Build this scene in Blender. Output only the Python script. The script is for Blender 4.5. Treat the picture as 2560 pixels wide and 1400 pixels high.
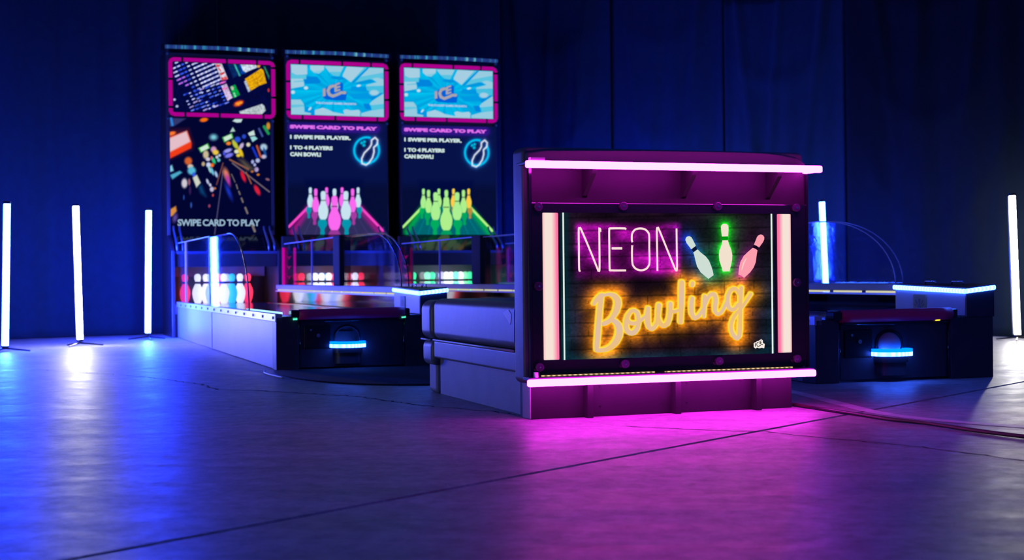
import bpy, bmesh, math, random
import numpy as np
from mathutils import Vector, Matrix

scene = bpy.context.scene
for o in list(bpy.data.objects):
    bpy.data.objects.remove(o, do_unlink=True)
COL = scene.collection

# ------------------------------------------------------------------ camera, world, exposure
F, HC, TH, CY = 3556.0, 0.5, math.atan(0.0099), 689.0
cam = bpy.data.cameras.new('camera')
cam.sensor_width = 36.0
cam.lens = F * 36.0 / 2560.0
cam.clip_start, cam.clip_end = 0.05, 200
cam.dof.use_dof = True
cam.dof.focus_distance = 5.15
cam.dof.aperture_fstop = 4.6
camo = bpy.data.objects.new('camera', cam)
COL.objects.link(camo)
pitch = math.atan((700 - CY) / F)
camo.matrix_world = (Matrix.Translation((0, 0, HC)) @ Matrix.Rotation(math.pi / 2 - pitch, 4, 'X')
                     @ Matrix.Rotation(-TH, 4, 'Z'))
scene.camera = camo

world = bpy.data.worlds.new('world')
scene.world = world
world.use_nodes = True
world.node_tree.nodes['Background'].inputs[0].default_value = (0.035, 0.12, 1.0, 1)
world.node_tree.nodes['Background'].inputs[1].default_value = 0.22

scene.view_settings.view_transform = 'Standard'
scene.view_settings.look = 'None'
scene.view_settings.exposure = 0.0
scene.view_settings.gamma = 1.0
scene.view_settings.use_curve_mapping = False
scene.cycles.max_bounces = 8
scene.cycles.transparent_max_bounces = 16
scene.cycles.sample_clamp_indirect = 6.0
scene.cycles.use_light_tree = True

# ------------------------------------------------------------------ survey frames
A = math.radians(19.6)
U = np.array([math.cos(A), math.sin(A)])
V = np.array([-math.sin(A), math.cos(A)])
L0 = np.array([-1.2695, 7.6624])      # near left floor corner of the left lane
B0 = np.array([0.0616, 4.9307])       # near left floor corner of the sign base
CT, ST = math.cos(TH), math.sin(TH)


def W(O, u, v):
    q = O + u * U + v * V
    return (float(q[0]), float(q[1]))


def ray(px, py):
    dx, dy = px - 1280, py - CY
    return (dx * CT - dy * ST) / F, -(dx * ST + dy * CT) / F


def on_v(px, py, v, O):
    """where the sight line of a photo point meets the upright plane v of a frame -> (u, z)"""
    a, b = ray(px, py)
    d = (v + O @ V) / (a * V[0] + V[1])
    return (a * d - O[0]) * U[0] + (d - O[1]) * U[1], HC + b * d


def project(X, Y, Z):
    x = X / Y * F
    y = -(Z - HC) / Y * F
    return 1280 + x * CT + y * ST, CY - x * ST + y * CT


# ------------------------------------------------------------------ materials
def lin(c):
    return tuple(((v / 255.0) / 12.92 if v <= 10.3 else (((v / 255.0) + .055) / 1.055) ** 2.4) for v in c)


MC = {}


def nmat(name):
    m = bpy.data.materials.new(name)
    m.use_nodes = True
    nt = m.node_tree
    nt.nodes.clear()
    out = nt.nodes.new('ShaderNodeOutputMaterial')
    return m, nt, out


def pbr(name, col, rough=.5, metal=0.0, spec=.5, coat=0.0, noise=0.0, nscale=8.0, bump=0.0, bscale=60.0, sheen=0.0):
    if name in MC:
        return MC[name]
    m, nt, out = nmat(name)
    b = nt.nodes.new('ShaderNodeBsdfPrincipled')
    b.inputs['Base Color'].default_value = (*col, 1)
    b.inputs['Roughness'].default_value = rough
    b.inputs['Metallic'].default_value = metal
    b.inputs['Specular IOR Level'].default_value = spec
    b.inputs['Coat Weight'].default_value = coat
    b.inputs['Sheen Weight'].default_value = sheen
    tc = nt.nodes.new('ShaderNodeTexCoord')
    if noise:
        n = nt.nodes.new('ShaderNodeTexNoise')
        n.inputs['Scale'].default_value = nscale
        n.inputs['Detail'].default_value = 6
        nt.links.new(tc.outputs['Object'], n.inputs['Vector'])
        r = nt.nodes.new('ShaderNodeMapRange')
        r.inputs[1].default_value, r.inputs[2].default_value = .3, .7
        r.inputs[3].default_value, r.inputs[4].default_value = 1 - noise, 1 + noise
        nt.links.new(n.outputs['Fac'], r.inputs[0])
        mx = nt.nodes.new('ShaderNodeVectorMath')
        mx.operation = 'SCALE'
        mx.inputs[0].default_value = col
        nt.links.new(r.outputs[0], mx.inputs['Scale'])
        nt.links.new(mx.outputs[0], b.inputs['Base Color'])
    if bump:
        n2 = nt.nodes.new('ShaderNodeTexNoise')
        n2.inputs['Scale'].default_value = bscale
        n2.inputs['Detail'].default_value = 4
        nt.links.new(tc.outputs['Object'], n2.inputs['Vector'])
        bp = nt.nodes.new('ShaderNodeBump')
        bp.inputs['Strength'].default_value = bump
        bp.inputs['Distance'].default_value = .004
        nt.links.new(n2.outputs['Fac'], bp.inputs['Height'])
        nt.links.new(bp.outputs[0], b.inputs['Normal'])
    nt.links.new(b.outputs[0], out.inputs[0])
    MC[name] = m
    return m


def emit(name, col, strength=1.0):
    if name in MC:
        return MC[name]
    m, nt, out = nmat(name)
    e = nt.nodes.new('ShaderNodeEmission')
    e.inputs[0].default_value = (*col, 1)
    e.inputs[1].default_value = strength
    nt.links.new(e.outputs[0], out.inputs[0])
    MC[name] = m
    return m


def glow_plastic(name, col, em, rough=.3):
    """lit plastic: its own colour plus the light coming through it"""
    if name in MC:
        return MC[name]
    m, nt, out = nmat(name)
    b = nt.nodes.new('ShaderNodeBsdfPrincipled')
    b.inputs['Base Color'].default_value = (*col, 1)
    b.inputs['Roughness'].default_value = rough
    b.inputs['Emission Color'].default_value = (*em, 1)
    b.inputs['Emission Strength'].default_value = 1.0
    nt.links.new(b.outputs[0], out.inputs[0])
    MC[name] = m
    return m


def led_dots(name, col, lo, hi, period):
    """LED strip: brighter spots along its length behind a diffuser"""
    if name in MC:
        return MC[name]
    m, nt, out = nmat(name)
    tc = nt.nodes.new('ShaderNodeTexCoord')
    sx = nt.nodes.new('ShaderNodeSeparateXYZ')
    nt.links.new(tc.outputs['Object'], sx.inputs[0])
    ad = nt.nodes.new('ShaderNodeMath'); ad.operation = 'ADD'
    nt.links.new(sx.outputs[0], ad.inputs[0]); nt.links.new(sx.outputs[1], ad.inputs[1])
    mu = nt.nodes.new('ShaderNodeMath'); mu.operation = 'MULTIPLY'
    mu.inputs[1].default_value = 2 * math.pi / period
    nt.links.new(ad.outputs[0], mu.inputs[0])
    sn = nt.nodes.new('ShaderNodeMath'); sn.operation = 'SINE'
    nt.links.new(mu.outputs[0], sn.inputs[0])
    mr = nt.nodes.new('ShaderNodeMapRange')
    mr.inputs[1].default_value, mr.inputs[2].default_value = -1, 1
    mr.inputs[3].default_value, mr.inputs[4].default_value = lo, hi
    nt.links.new(sn.outputs[0], mr.inputs[0])
    e = nt.nodes.new('ShaderNodeEmission')
    e.inputs[0].default_value = (*col, 1)
    nt.links.new(mr.outputs[0], e.inputs[1])
    nt.links.new(e.outputs[0], out.inputs[0])
    MC[name] = m
    return m


def acrylic(name, tint=(.93, .95, 1.0), refl=.03, rough=.03, wob=.25):
    if name in MC:
        return MC[name]
    m, nt, out = nmat(name)
    t = nt.nodes.new('ShaderNodeBsdfTransparent')
    t.inputs[0].default_value = (*tint, 1)
    g = nt.nodes.new('ShaderNodeBsdfGlossy')
    g.inputs['Roughness'].default_value = rough
    lw = nt.nodes.new('ShaderNodeLayerWeight')
    pw = nt.nodes.new('ShaderNodeMath'); pw.operation = 'POWER'
    pw.inputs[1].default_value = 5.0
    nt.links.new(lw.outputs['Facing'], pw.inputs[0])
    fr = nt.nodes.new('ShaderNodeMath'); fr.operation = 'MULTIPLY'
    fr.inputs[1].default_value = .45
    nt.links.new(pw.outputs[0], fr.inputs[0])
    tc = nt.nodes.new('ShaderNodeTexCoord')
    n = nt.nodes.new('ShaderNodeTexNoise')
    n.inputs['Scale'].default_value = 26
    nt.links.new(tc.outputs['Object'], n.inputs['Vector'])
    bp = nt.nodes.new('ShaderNodeBump')
    bp.inputs['Strength'].default_value = wob
    bp.inputs['Distance'].default_value = .0006
    nt.links.new(n.outputs['Fac'], bp.inputs['Height'])
    nt.links.new(bp.outputs[0], g.inputs['Normal'])
    ad = nt.nodes.new('ShaderNodeMath'); ad.operation = 'ADD'; ad.use_clamp = True
    ad.inputs[1].default_value = refl
    nt.links.new(fr.outputs[0], ad.inputs[0])
    mx = nt.nodes.new('ShaderNodeMixShader')
    nt.links.new(ad.outputs[0], mx.inputs[0])
    nt.links.new(t.outputs[0], mx.inputs[1])
    nt.links.new(g.outputs[0], mx.inputs[2])
    nt.links.new(mx.outputs[0], out.inputs[0])
    MC[name] = m
    return m


def art_mat():
    if 'backlit_art' in MC:
        return MC['backlit_art']
    m, nt, out = nmat('backlit_art')
    at = nt.nodes.new('ShaderNodeAttribute')
    at.attribute_name = 'ink'
    e = nt.nodes.new('ShaderNodeEmission')
    nt.links.new(at.outputs['Color'], e.inputs[0])
    nt.links.new(e.outputs[0], out.inputs[0])
    MC['backlit_art'] = m
    return m


def floor_mat():
    m, nt, out = nmat('polished_concrete')
    b = nt.nodes.new('ShaderNodeBsdfPrincipled')
    tc = nt.nodes.new('ShaderNodeTexCoord')

    def noise(scale, detail, rough=.6, sx=1, sy=1):
        mp = nt.nodes.new('ShaderNodeMapping')
        mp.inputs['Scale'].default_value = (sx, sy, 1)
        mp.inputs['Rotation'].default_value = (0, 0, .2)
        nt.links.new(tc.outputs['Object'], mp.inputs[0])
        n = nt.nodes.new('ShaderNodeTexNoise')
        n.inputs['Scale'].default_value = scale
        n.inputs['Detail'].default_value = detail
        n.inputs['Roughness'].default_value = rough
        nt.links.new(mp.outputs[0], n.inputs['Vector'])
        return n.outputs['Fac']

    def rng(x, a, bb, c, d):
        r = nt.nodes.new('ShaderNodeMapRange')
        for i, v in enumerate((a, bb, c, d)):
            r.inputs[i + 1].default_value = v
        nt.links.new(x, r.inputs[0])
        return r.outputs[0]

    def math_(op, x, y):
        k = nt.nodes.new('ShaderNodeMath'); k.operation = op
        for i, q in enumerate((x, y)):
            if isinstance(q, (int, float)):
                k.inputs[i].default_value = q
            else:
                nt.links.new(q, k.inputs[i])
        return k.outputs[0]
    big = noise(1.3, 5)
    streak = noise(2.6, 8, .7, .45, 2.2)
    fine = noise(45, 6, .7)
    spots = noise(9, 3)
    mott = noise(16, 9, .78)
    f1 = math_('MULTIPLY', rng(big, .3, .7, .75, 1.2), rng(streak, .3, .7, .62, 1.28))
    f2 = math_('MULTIPLY', f1, rng(mott, .32, .68, .62, 1.36))
    f3 = math_('MULTIPLY', f2, rng(spots, .70, .76, 1.0, .55))
    fine2 = noise(120, 4, .8, .5, 1.6)
    f3 = math_('MULTIPLY', f3, rng(fine2, .3, .7, .78, 1.2))
    sc = nt.nodes.new('ShaderNodeVectorMath'); sc.operation = 'SCALE'
    sc.inputs[0].default_value = (.38, .37, .38)
    nt.links.new(f3, sc.inputs['Scale'])
    nt.links.new(sc.outputs[0], b.inputs['Base Color'])
    nt.links.new(math_('ADD', rng(streak, .3, .7, .35, .48), rng(mott, .3, .7, .10, -.04)), b.inputs['Roughness'])
    b.inputs['Specular IOR Level'].default_value = .42
    bp = nt.nodes.new('ShaderNodeBump')
    bp.inputs['Strength'].default_value = .22
    bp.inputs['Distance'].default_value = .004
    hh = math_('ADD', math_('MULTIPLY', fine, .5), math_('ADD', math_('MULTIPLY', streak, .5), math_('MULTIPLY', mott, .55)))
    nt.links.new(hh, bp.inputs['Height'])
    nt.links.new(bp.outputs[0], b.inputs['Normal'])
    nt.links.new(b.outputs[0], out.inputs[0])
    return m


BLACK = pbr('black_laminate', (.03, .03, .04), .4, noise=.2)
BLACKGLOSS = pbr('black_gloss', (.008, .008, .012), .12, spec=.6)
BLACKMETAL = pbr('black_metal', (.02, .02, .024), .35, metal=.6)
RUBBER = pbr('black_rubber', (.01, .01, .012), .8, bump=.4, bscale=300)
VINYL = pbr('grey_vinyl', (.15, .15, .155), .42, spec=.45, noise=.06, nscale=5, bump=.25, bscale=22)
VINYLD = pbr('dark_vinyl', (.085, .085, .095), .45, spec=.45, bump=.2, bscale=22)
LAMGREY = pbr('grey_laminate', (.25, .25, .26), .5, noise=.08, bump=.15, bscale=200)
PANEL = pbr('silver_panel', (.33, .33, .35), .42, metal=.25, noise=.05, nscale=3)
TRIMMETAL = pbr('trim_metal', (.55, .55, .58), .35, metal=.5)
CHROME = pbr('chrome', (.7, .7, .74), .18, metal=1.0)
PLY = pbr('painted_plywood', (.019, .017, .02), .55, spec=.25, noise=.18, nscale=6)
REDPAD = pbr('red_vinyl', (.75, .015, .14), .5)
ALU = pbr('aluminium', (.6, .6, .62), .4, metal=.8)
EDGE = pbr('acrylic_edge', (.55, .55, .8), .3)  # pale blue colour stands in for light piped to the acrylic edges
GLASS = acrylic('clear_acrylic')
MIRROR = pbr('mirror_black', (.05, .05, .07), .06, metal=1.0)
BED = pbr('lane_bed', (.07, .05, .075), .12, spec=.6, noise=.1)
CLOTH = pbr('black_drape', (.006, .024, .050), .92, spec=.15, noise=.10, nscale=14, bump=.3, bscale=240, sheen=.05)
WALLP = pbr('wall_paint', (.22, .22, .24), .85, noise=.05)
ICEBLUE = led_dots('ice_blue_led', (.03, .11, 1.0), 16.0, 40.0, .022)
ICECYAN = emit('cyan_diffuser', (.0, .42, 5.0), 1.0)
MAGBAR = emit('magenta_led_bar', (35.0, .80, 33.0), 1.0)


# ------------------------------------------------------------------ mesh builder
class MB:
    def __init__(self):
        self.v, self.f, self.m = [], [], []

    def add(self, vs, fs, mi=0):
        n = len(self.v)
        self.v += [tuple(map(float, p)) for p in vs]
        self.f += [tuple(i + n for i in f) for f in fs]
        self.m += [mi] * len(fs)
        return self

    def box(self, x0, x1, y0, y1, z0, z1, mi=0):
        vs = [(x0, y0, z0), (x1, y0, z0), (x1, y1, z0), (x0, y1, z0), (x0, y0, z1), (x1, y0, z1), (x1, y1, z1), (x0, y1, z1)]
        return self.add(vs, [(0, 3, 2, 1), (4, 5, 6, 7), (0, 1, 5, 4), (1, 2, 6, 5), (2, 3, 7, 6), (3, 0, 4, 7)], mi)

    def prism(self, poly, fn, d0, d1, mi=0):
        """poly: 2-D outline; fn(a, b, d) -> xyz"""
        n = len(poly)
        vs = [fn(a, b, d0) for a, b in poly] + [fn(a, b, d1) for a, b in poly]
        fs = [tuple(range(n))[::-1], tuple(range(n, 2 * n))]
        fs += [(i, (i + 1) % n, n + (i + 1) % n, n + i) for i in range(n)]
        return self.add(vs, fs, mi)

    def tube(self, pts, rs, n=10, mi=0, cap=True, squash=None):
        pts = [Vector(p) for p in pts]
        if not hasattr(rs, '__len__'):
            rs = [rs] * len(pts)
        vs, fs = [], []
        prev = None
        for i, p in enumerate(pts):
            t = (pts[min(i + 1, len(pts) - 1)] - pts[max(i - 1, 0)])
            t = t.normalized() if t.length > 1e-9 else Vector((0, 0, 1))
            if prev is None:
                ref = Vector((0, 1, 0)) if abs(t.y) < .9 else Vector((1, 0, 0))
                nrm = t.cross(ref).normalized()
            else:
                nrm = (prev - t * prev.dot(t)).normalized()
            prev = nrm
            bi = t.cross(nrm)
            for k in range(n):
                a = 2 * math.pi * k / n
                q = p + (nrm * math.cos(a) + bi * math.sin(a)) * rs[i]
                if squash:
                    q.y = p.y + (q.y - p.y) * squash
                vs.append(q)
        for i in range(len(pts) - 1):
            for k in range(n):
                fs.append((i * n + k, i * n + (k + 1) % n, (i + 1) * n + (k + 1) % n, (i + 1) * n + k))
        if cap:
            fs.append(tuple(range(n))[::-1])
            fs.append(tuple(range((len(pts) - 1) * n, len(pts) * n)))
        return self.add(vs, fs, mi)

    def lathe(self, prof, c=(0, 0, 0), n=24, mi=0):
        vs, fs = [], []
        for r, z in prof:
            for k in range(n):
                a = 2 * math.pi * k / n
                vs.append((c[0] + r * math.cos(a), c[1] + r * math.sin(a), c[2] + z))
        for i in range(len(prof) - 1):
            for k in range(n):
                fs.append((i * n + k, i * n + (k + 1) % n, (i + 1) * n + (k + 1) % n, (i + 1) * n + k))
        fs.append(tuple(range(n))[::-1])
        fs.append(tuple(range((len(prof) - 1) * n, len(prof) * n)))
        return self.add(vs, fs, mi)

    def disc(self, c, r, y0, y1, n=24, mi=0):
        poly = [(c[0] + r * math.cos(2 * math.pi * k / n), c[1] + r * math.sin(2 * math.pi * k / n)) for k in range(n)]
        return self.prism(poly, lambda a, b, d: (a, d, b), y0, y1, mi)


def part(name, mb, mats, parent=None, bevel=0, seg=2, smooth=False, label=None, sub=0):
    me = bpy.data.meshes.new(name)
    me.from_pydata(mb.v, [], mb.f)
    for m in (mats if isinstance(mats, (list, tuple)) else [mats]):
        me.materials.append(m)
    me.polygons.foreach_set('material_index', mb.m)
    bm = bmesh.new()
    bm.from_mesh(me)
    bmesh.ops.recalc_face_normals(bm, faces=bm.faces)
    bm.to_mesh(me)
    bm.free()
    if smooth:
        me.polygons.foreach_set('use_smooth', [True] * len(me.polygons))
    me.update()
    o = bpy.data.objects.new(name, me)
    COL.objects.link(o)
    if parent is not None:
        o.parent = parent
    if bevel:
        b = o.modifiers.new('bevel', 'BEVEL')
        b.width, b.segments, b.limit_method = bevel, seg, 'ANGLE'
        b.angle_limit = math.radians(35)
        if smooth:
            w = o.modifiers.new('normals', 'WEIGHTED_NORMAL')
            w.keep_sharp = True
    if sub:
        s = o.modifiers.new('sub', 'SUBSURF')
        s.levels = s.render_levels = sub
    if label:
        o['label'] = label
    return o


def thing(name, label, cat, loc=(0, 0, 0), rz=0.0, group=None):
    o = bpy.data.objects.new(name, None)
    o.empty_display_size = .1
    COL.objects.link(o)
    o.location = loc
    o.rotation_euler = (0, 0, rz)
    tag(o, label, cat, group)
    return o


def tag(o, label, cat, group=None):
    o['label'], o['category'] = label, cat
    if group:
        o['group'] = group
    return o


def struct(o):
    o['kind'] = 'structure'
    return o


def text(name, body, x0, x1, z0, z1, y, mat, parent, bold=.0, space=1.0, ext=.0):
    cu = bpy.data.curves.new('txt', 'FONT')
    cu.body = body
    cu.size = 1
    cu.offset = bold
    cu.space_character = space
    cu.space_word = .8
    cu.extrude = .02
    cu.resolution_u = 3
    ob = bpy.data.objects.new('txt', cu)
    COL.objects.link(ob)
    bpy.context.view_layer.update()
    me = bpy.data.meshes.new_from_object(ob.evaluated_get(bpy.context.evaluated_depsgraph_get()))
    bpy.data.objects.remove(ob, do_unlink=True)
    bpy.data.curves.remove(cu)
    n = len(me.vertices)
    co = np.empty(n * 3, 'f')
    me.vertices.foreach_get('co', co)
    co = co.reshape(-1, 3)
    mn, mxx = co.min(0), co.max(0)
    t = (co - mn) / (mxx - mn)
    nw = np.stack([x0 + t[:, 0] * (x1 - x0), np.full(n, y) - t[:, 2] * .003, z0 + t[:, 1] * (z1 - z0)], 1)
    me.vertices.foreach_set('co', nw.astype('f').ravel())
    me.materials.clear()
    me.materials.append(mat)
    me.name = name
    me.update()
    o = bpy.data.objects.new(name, me)
    COL.objects.link(o)
    o.parent = parent
    return o


# ------------------------------------------------------------------ printed / screen artwork as inked grids
def hashn(ix, iy, seed):
    h = np.sin(ix * 127.1 + iy * 311.7 + seed * 74.7) * 43758.5453
    return h - np.floor(h)


def vnoise(x, y, seed=0):
    ix, iy = np.floor(x), np.floor(y)
    fx, fy = x - ix, y - iy
    fx, fy = fx * fx * (3 - 2 * fx), fy * fy * (3 - 2 * fy)
    a, b = hashn(ix, iy, seed), hashn(ix + 1, iy, seed)
    c, d = hashn(ix, iy + 1, seed), hashn(ix + 1, iy + 1, seed)
    return (a * (1 - fx) + b * fx) * (1 - fy) + (c * (1 - fx) + d * fx) * fy


class Art:
    def __init__(self, X, Y, bg):
        self.X, self.Y = X, Y
        self.C = np.tile(np.array(bg, float), (len(X), 1))

    def _sel(self, pts, pad):
        xs, ys = [p[0] for p in pts], [p[1] for p in pts]
        return np.nonzero((self.X > min(xs) - pad) & (self.X < max(xs) + pad) & (self.Y > min(ys) - pad) & (self.Y < max(ys) + pad))[0]

    def blend(self, i, m, col, add=False):
        c = np.array(col, float)
        if add:
            self.C[i] += m[:, None] * c
        else:
            self.C[i] = self.C[i] * (1 - m[:, None]) + c * m[:, None]

    @staticmethod
    def dseg(x, y, pts, rs=None):
        d = np.full(len(x), 1e9)
        if rs is None:
            rs = [0] * len(pts)
        if len(pts) == 1:
            return np.hypot(x - pts[0][0], y - pts[0][1]) - rs[0]
        for (a, b), (c, e), r0, r1 in zip(pts[:-1], pts[1:], rs[:-1], rs[1:]):
            dx, dy = c - a, e - b
            t = np.clip(((x - a) * dx + (y - b) * dy) / max(dx * dx + dy * dy, 1e-9), 0, 1)
            d = np.minimum(d, np.hypot(x - a - t * dx, y - b - t * dy) - (r0 + (r1 - r0) * t))
        return d

    def poly(self, pts, col, soft=1.5, a=1.0):
        i = self._sel(pts, soft * 3 + 2)
        x, y = self.X[i], self.Y[i]
        d = self.dseg(x, y, list(pts) + [pts[0]])
        ins = np.zeros(len(x), bool)
        for (x0, y0), (x1, y1) in zip(pts, list(pts[1:]) + [pts[0]]):
            c = (y0 > y) != (y1 > y)
            if y1 != y0:
                ins ^= c & (x < (x1 - x0) * (y - y0) / (y1 - y0) + x0)
        d = np.where(ins, -d, d)
        self.blend(i, np.clip(.5 - d / (2 * soft), 0, 1) * a, col)

    def stroke(self, pts, col, w, soft=1.2, a=1.0):
        i = self._sel(pts, w + soft * 3 + 2)
        d = self.dseg(self.X[i], self.Y[i], pts) - w / 2
        self.blend(i, np.clip(.5 - d / (2 * soft), 0, 1) * a, col)

    def ell(self, cx, cy, rx, ry, col, ang=0, soft=.25, a=1.0):
        R = max(rx, ry) * 1.6 + 2
        i = self._sel([(cx, cy)], R)
        t = math.radians(ang)
        x, y = self.X[i] - cx, self.Y[i] - cy
        p, q = x * math.cos(t) + y * math.sin(t), -x * math.sin(t) + y * math.cos(t)
        d = np.hypot(p / rx, q / ry)
        self.blend(i, np.clip((1 + soft - d) / (2 * soft), 0, 1) * a, col)

    def rays(self, d, col, R, a=1.0, add=True):
        self.blend(np.arange(len(self.X)), a * np.exp(-np.maximum(d, 0) / R), col, add)


def canvas(name, parent, frame_O, du, dv, x0, x1, z0, z1, y, nx, nz, paint, bg):
    """flat inked sheet in the x-z plane of its thing; the art is traced in photo coordinates seen from frame_O"""
    gx, gz = np.meshgrid(np.linspace(x0, x1, nx), np.linspace(z0, z1, nz))
    gx, gz = gx.ravel(), gz.ravel()
    q = frame_O[:, None] + (gx + du)[None] * U[:, None] + (y + dv) * V[:, None]
    PX, PY = project(q[0], q[1], gz)
    art = Art(PX, PY, bg)
    paint(art)
    c = np.clip(art.C, 0, 255) / 255.0
    c = np.where(c <= .04045, c / 12.92, ((c + .055) / 1.055) ** 2.4)
    me = bpy.data.meshes.new(name)
    nf = (nx - 1) * (nz - 1)
    me.vertices.add(nx * nz)
    me.vertices.foreach_set('co', np.stack([gx, np.full_like(gx, y), gz], 1).astype('f').ravel())
    ii = (np.arange(nz - 1)[:, None] * nx + np.arange(nx - 1)[None]).ravel()
    quads = np.stack([ii, ii + 1, ii + nx + 1, ii + nx], 1).astype(np.int32)
    me.loops.add(nf * 4)
    me.loops.foreach_set('vertex_index', quads.ravel())
    me.polygons.add(nf)
    me.polygons.foreach_set('loop_start', np.arange(0, nf * 4, 4, dtype=np.int32))
    me.update(calc_edges=True)
    at = me.color_attributes.new('ink', 'FLOAT_COLOR', 'POINT')
    at.data.foreach_set('color', np.concatenate([c, np.ones((len(c), 1))], 1).astype('f').ravel())
    me.materials.append(art_mat())
    o = bpy.data.objects.new(name, me)
    COL.objects.link(o)
    o.parent = parent
    return o


def zc(ox, oy, s):
    return lambda pts: [(ox + p[0] / s, oy + p[1] / s) for p in pts]


# ================================================================== FLOOR, WALL, CEILING
J0, J1 = Vector((-.79, 2.55)), Vector((2.30, 6.40))
jd = (J1 - J0).normalized()
jn = Vector((-jd.y, jd.x))
pa, pb = J0 - jd * 14, J0 + jd * 22
fl = MB()
for s in (1, -1):
    e0, e1 = pa + jn * s * .007, pb + jn * s * .007
    c0, c1 = pa + jn * s * .011, pb + jn * s * .011
    f0, f1 = pa + jn * s * 26, pb + jn * s * 26
    fl.add([(c0.x, c0.y, 0), (c1.x, c1.y, 0), (f1.x, f1.y, 0), (f0.x, f0.y, 0)], [(0, 1, 2, 3)])
    fl.add([(c0.x, c0.y, 0), (c1.x, c1.y, 0), (e1.x, e1.y, -.004), (e0.x, e0.y, -.004)], [(0, 1, 2, 3)])
    fl.add([(e0.x, e0.y, -.004), (e1.x, e1.y, -.004), (e1.x, e1.y, -.02), (e0.x, e0.y, -.02)], [(0, 1, 2, 3)])
g0, g1 = pa + jn * .007, pb + jn * .007
h0, h1 = pa - jn * .007, pb - jn * .007
fl.add([(g0.x, g0.y, -.02), (g1.x, g1.y, -.02), (h1.x, h1.y, -.02), (h0.x, h0.y, -.02)], [(0, 1, 2, 3)])
FLOOR = part('floor', fl, floor_mat())
struct(FLOOR)
for p in FLOOR.data.polygons:
    pass


def strip(name, pts, w, z, mat, jitter=0.0, seed=0):
    rnd = random.Random(seed)
    P = []
    for a, b in zip(pts[:-1], pts[1:]):
        n = max(1, int((Vector(b) - Vector(a)).length / .03)) if jitter else 6
        for k in range(n):
            t = k / n
            P.append(Vector(a).lerp(Vector(b), t) + Vector((rnd.uniform(-1, 1), rnd.uniform(-1, 1))) * jitter)
    P.append(Vector(pts[-1]))
    m = MB()
    vs, fs = [], []
    for i, p in enumerate(P):
        t = (P[min(i + 1, len(P) - 1)] - P[max(i - 1, 0)]).normalized()
        n = Vector((-t.y, t.x)) * w * .5 * (rnd.uniform(.3, 1.2) if jitter else 1)
        vs += [(p.x + n.x, p.y + n.y, z), (p.x - n.x, p.y - n.y, z)]
        if i:
            k = 2 * i
            fs.append((k - 2, k - 1, k + 1, k))
    m.add(vs, fs)
    return struct(part(name, m, mat))


def curve2(pts, n=14):
    out = []
    P = [pts[0]] + list(pts) + [pts[-1]]
    for i in range(1, len(P) - 2):
        p0, p1, p2, p3 = (np.array(P[i + k], float) for k in (-1, 0, 1, 2))
        for k in range(n):
            t = k / n
            out.append(tuple(.5 * (2 * p1 + (p2 - p0) * t + (2 * p0 - 5 * p1 + 4 * p2 - p3) * t * t + (3 * p1 - p0 - 3 * p2 + p3) * t ** 3)))
    out.append(tuple(pts[-1]))
    return out


CRACK = pbr('crack_dirt', (.02, .02, .022), .9)
LINEP = pbr('worn_line_paint', (.72, .70, .72), .5, noise=.2, nscale=9)
strip('trim_1', curve2([(1.16, 6.05), (1.21, 5.7), (1.25, 5.35), (1.30, 5.03), (1.42, 4.78), (1.63, 4.54), (1.95, 4.25), (2.4, 3.95)]), .06, .0012, LINEP)
strip('trim_2', [(.36, 4.69), (.60, 4.55), (.79, 4.48), (.93, 4.3), (1.16, 4.05), (1.34, 3.74), (1.6, 3.4)], .010, .0008, CRACK, .008, 3)
strip('trim_3', [(-1.49, 6.75), (-1.32, 6.38), (-1.11, 6.31), (-.64, 5.94), (-.34, 5.49), (-.06, 5.22), (.01, 5.1)], .014, .0008, CRACK, .012, 5)
strip('trim_4', [(-2.6, 7.9), (-1.9, 7.3), (-1.49, 6.75)], .010, .0008, CRACK, .012, 6)

m = MB().box(-14, 14, 17.0, 17.15, 0, 5.2)
struct(part('wall_back', m, WALLP))
m = MB().box(-14, 14, 10.5, 17.2, 5.2, 5.3)
struct(part('ceiling', m, pbr('ceiling_dark', (.05, .05, .06), .9)))

# ================================================================== DRAPES
rnd = random.Random(4)


CLOTHD = pbr('darker_drape', (.004, .009, .017), .92, spec=.12, noise=.10, nscale=14, bump=.3, bscale=240)  # darker copy of the drape cloth, for the two right-hand curtains


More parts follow.
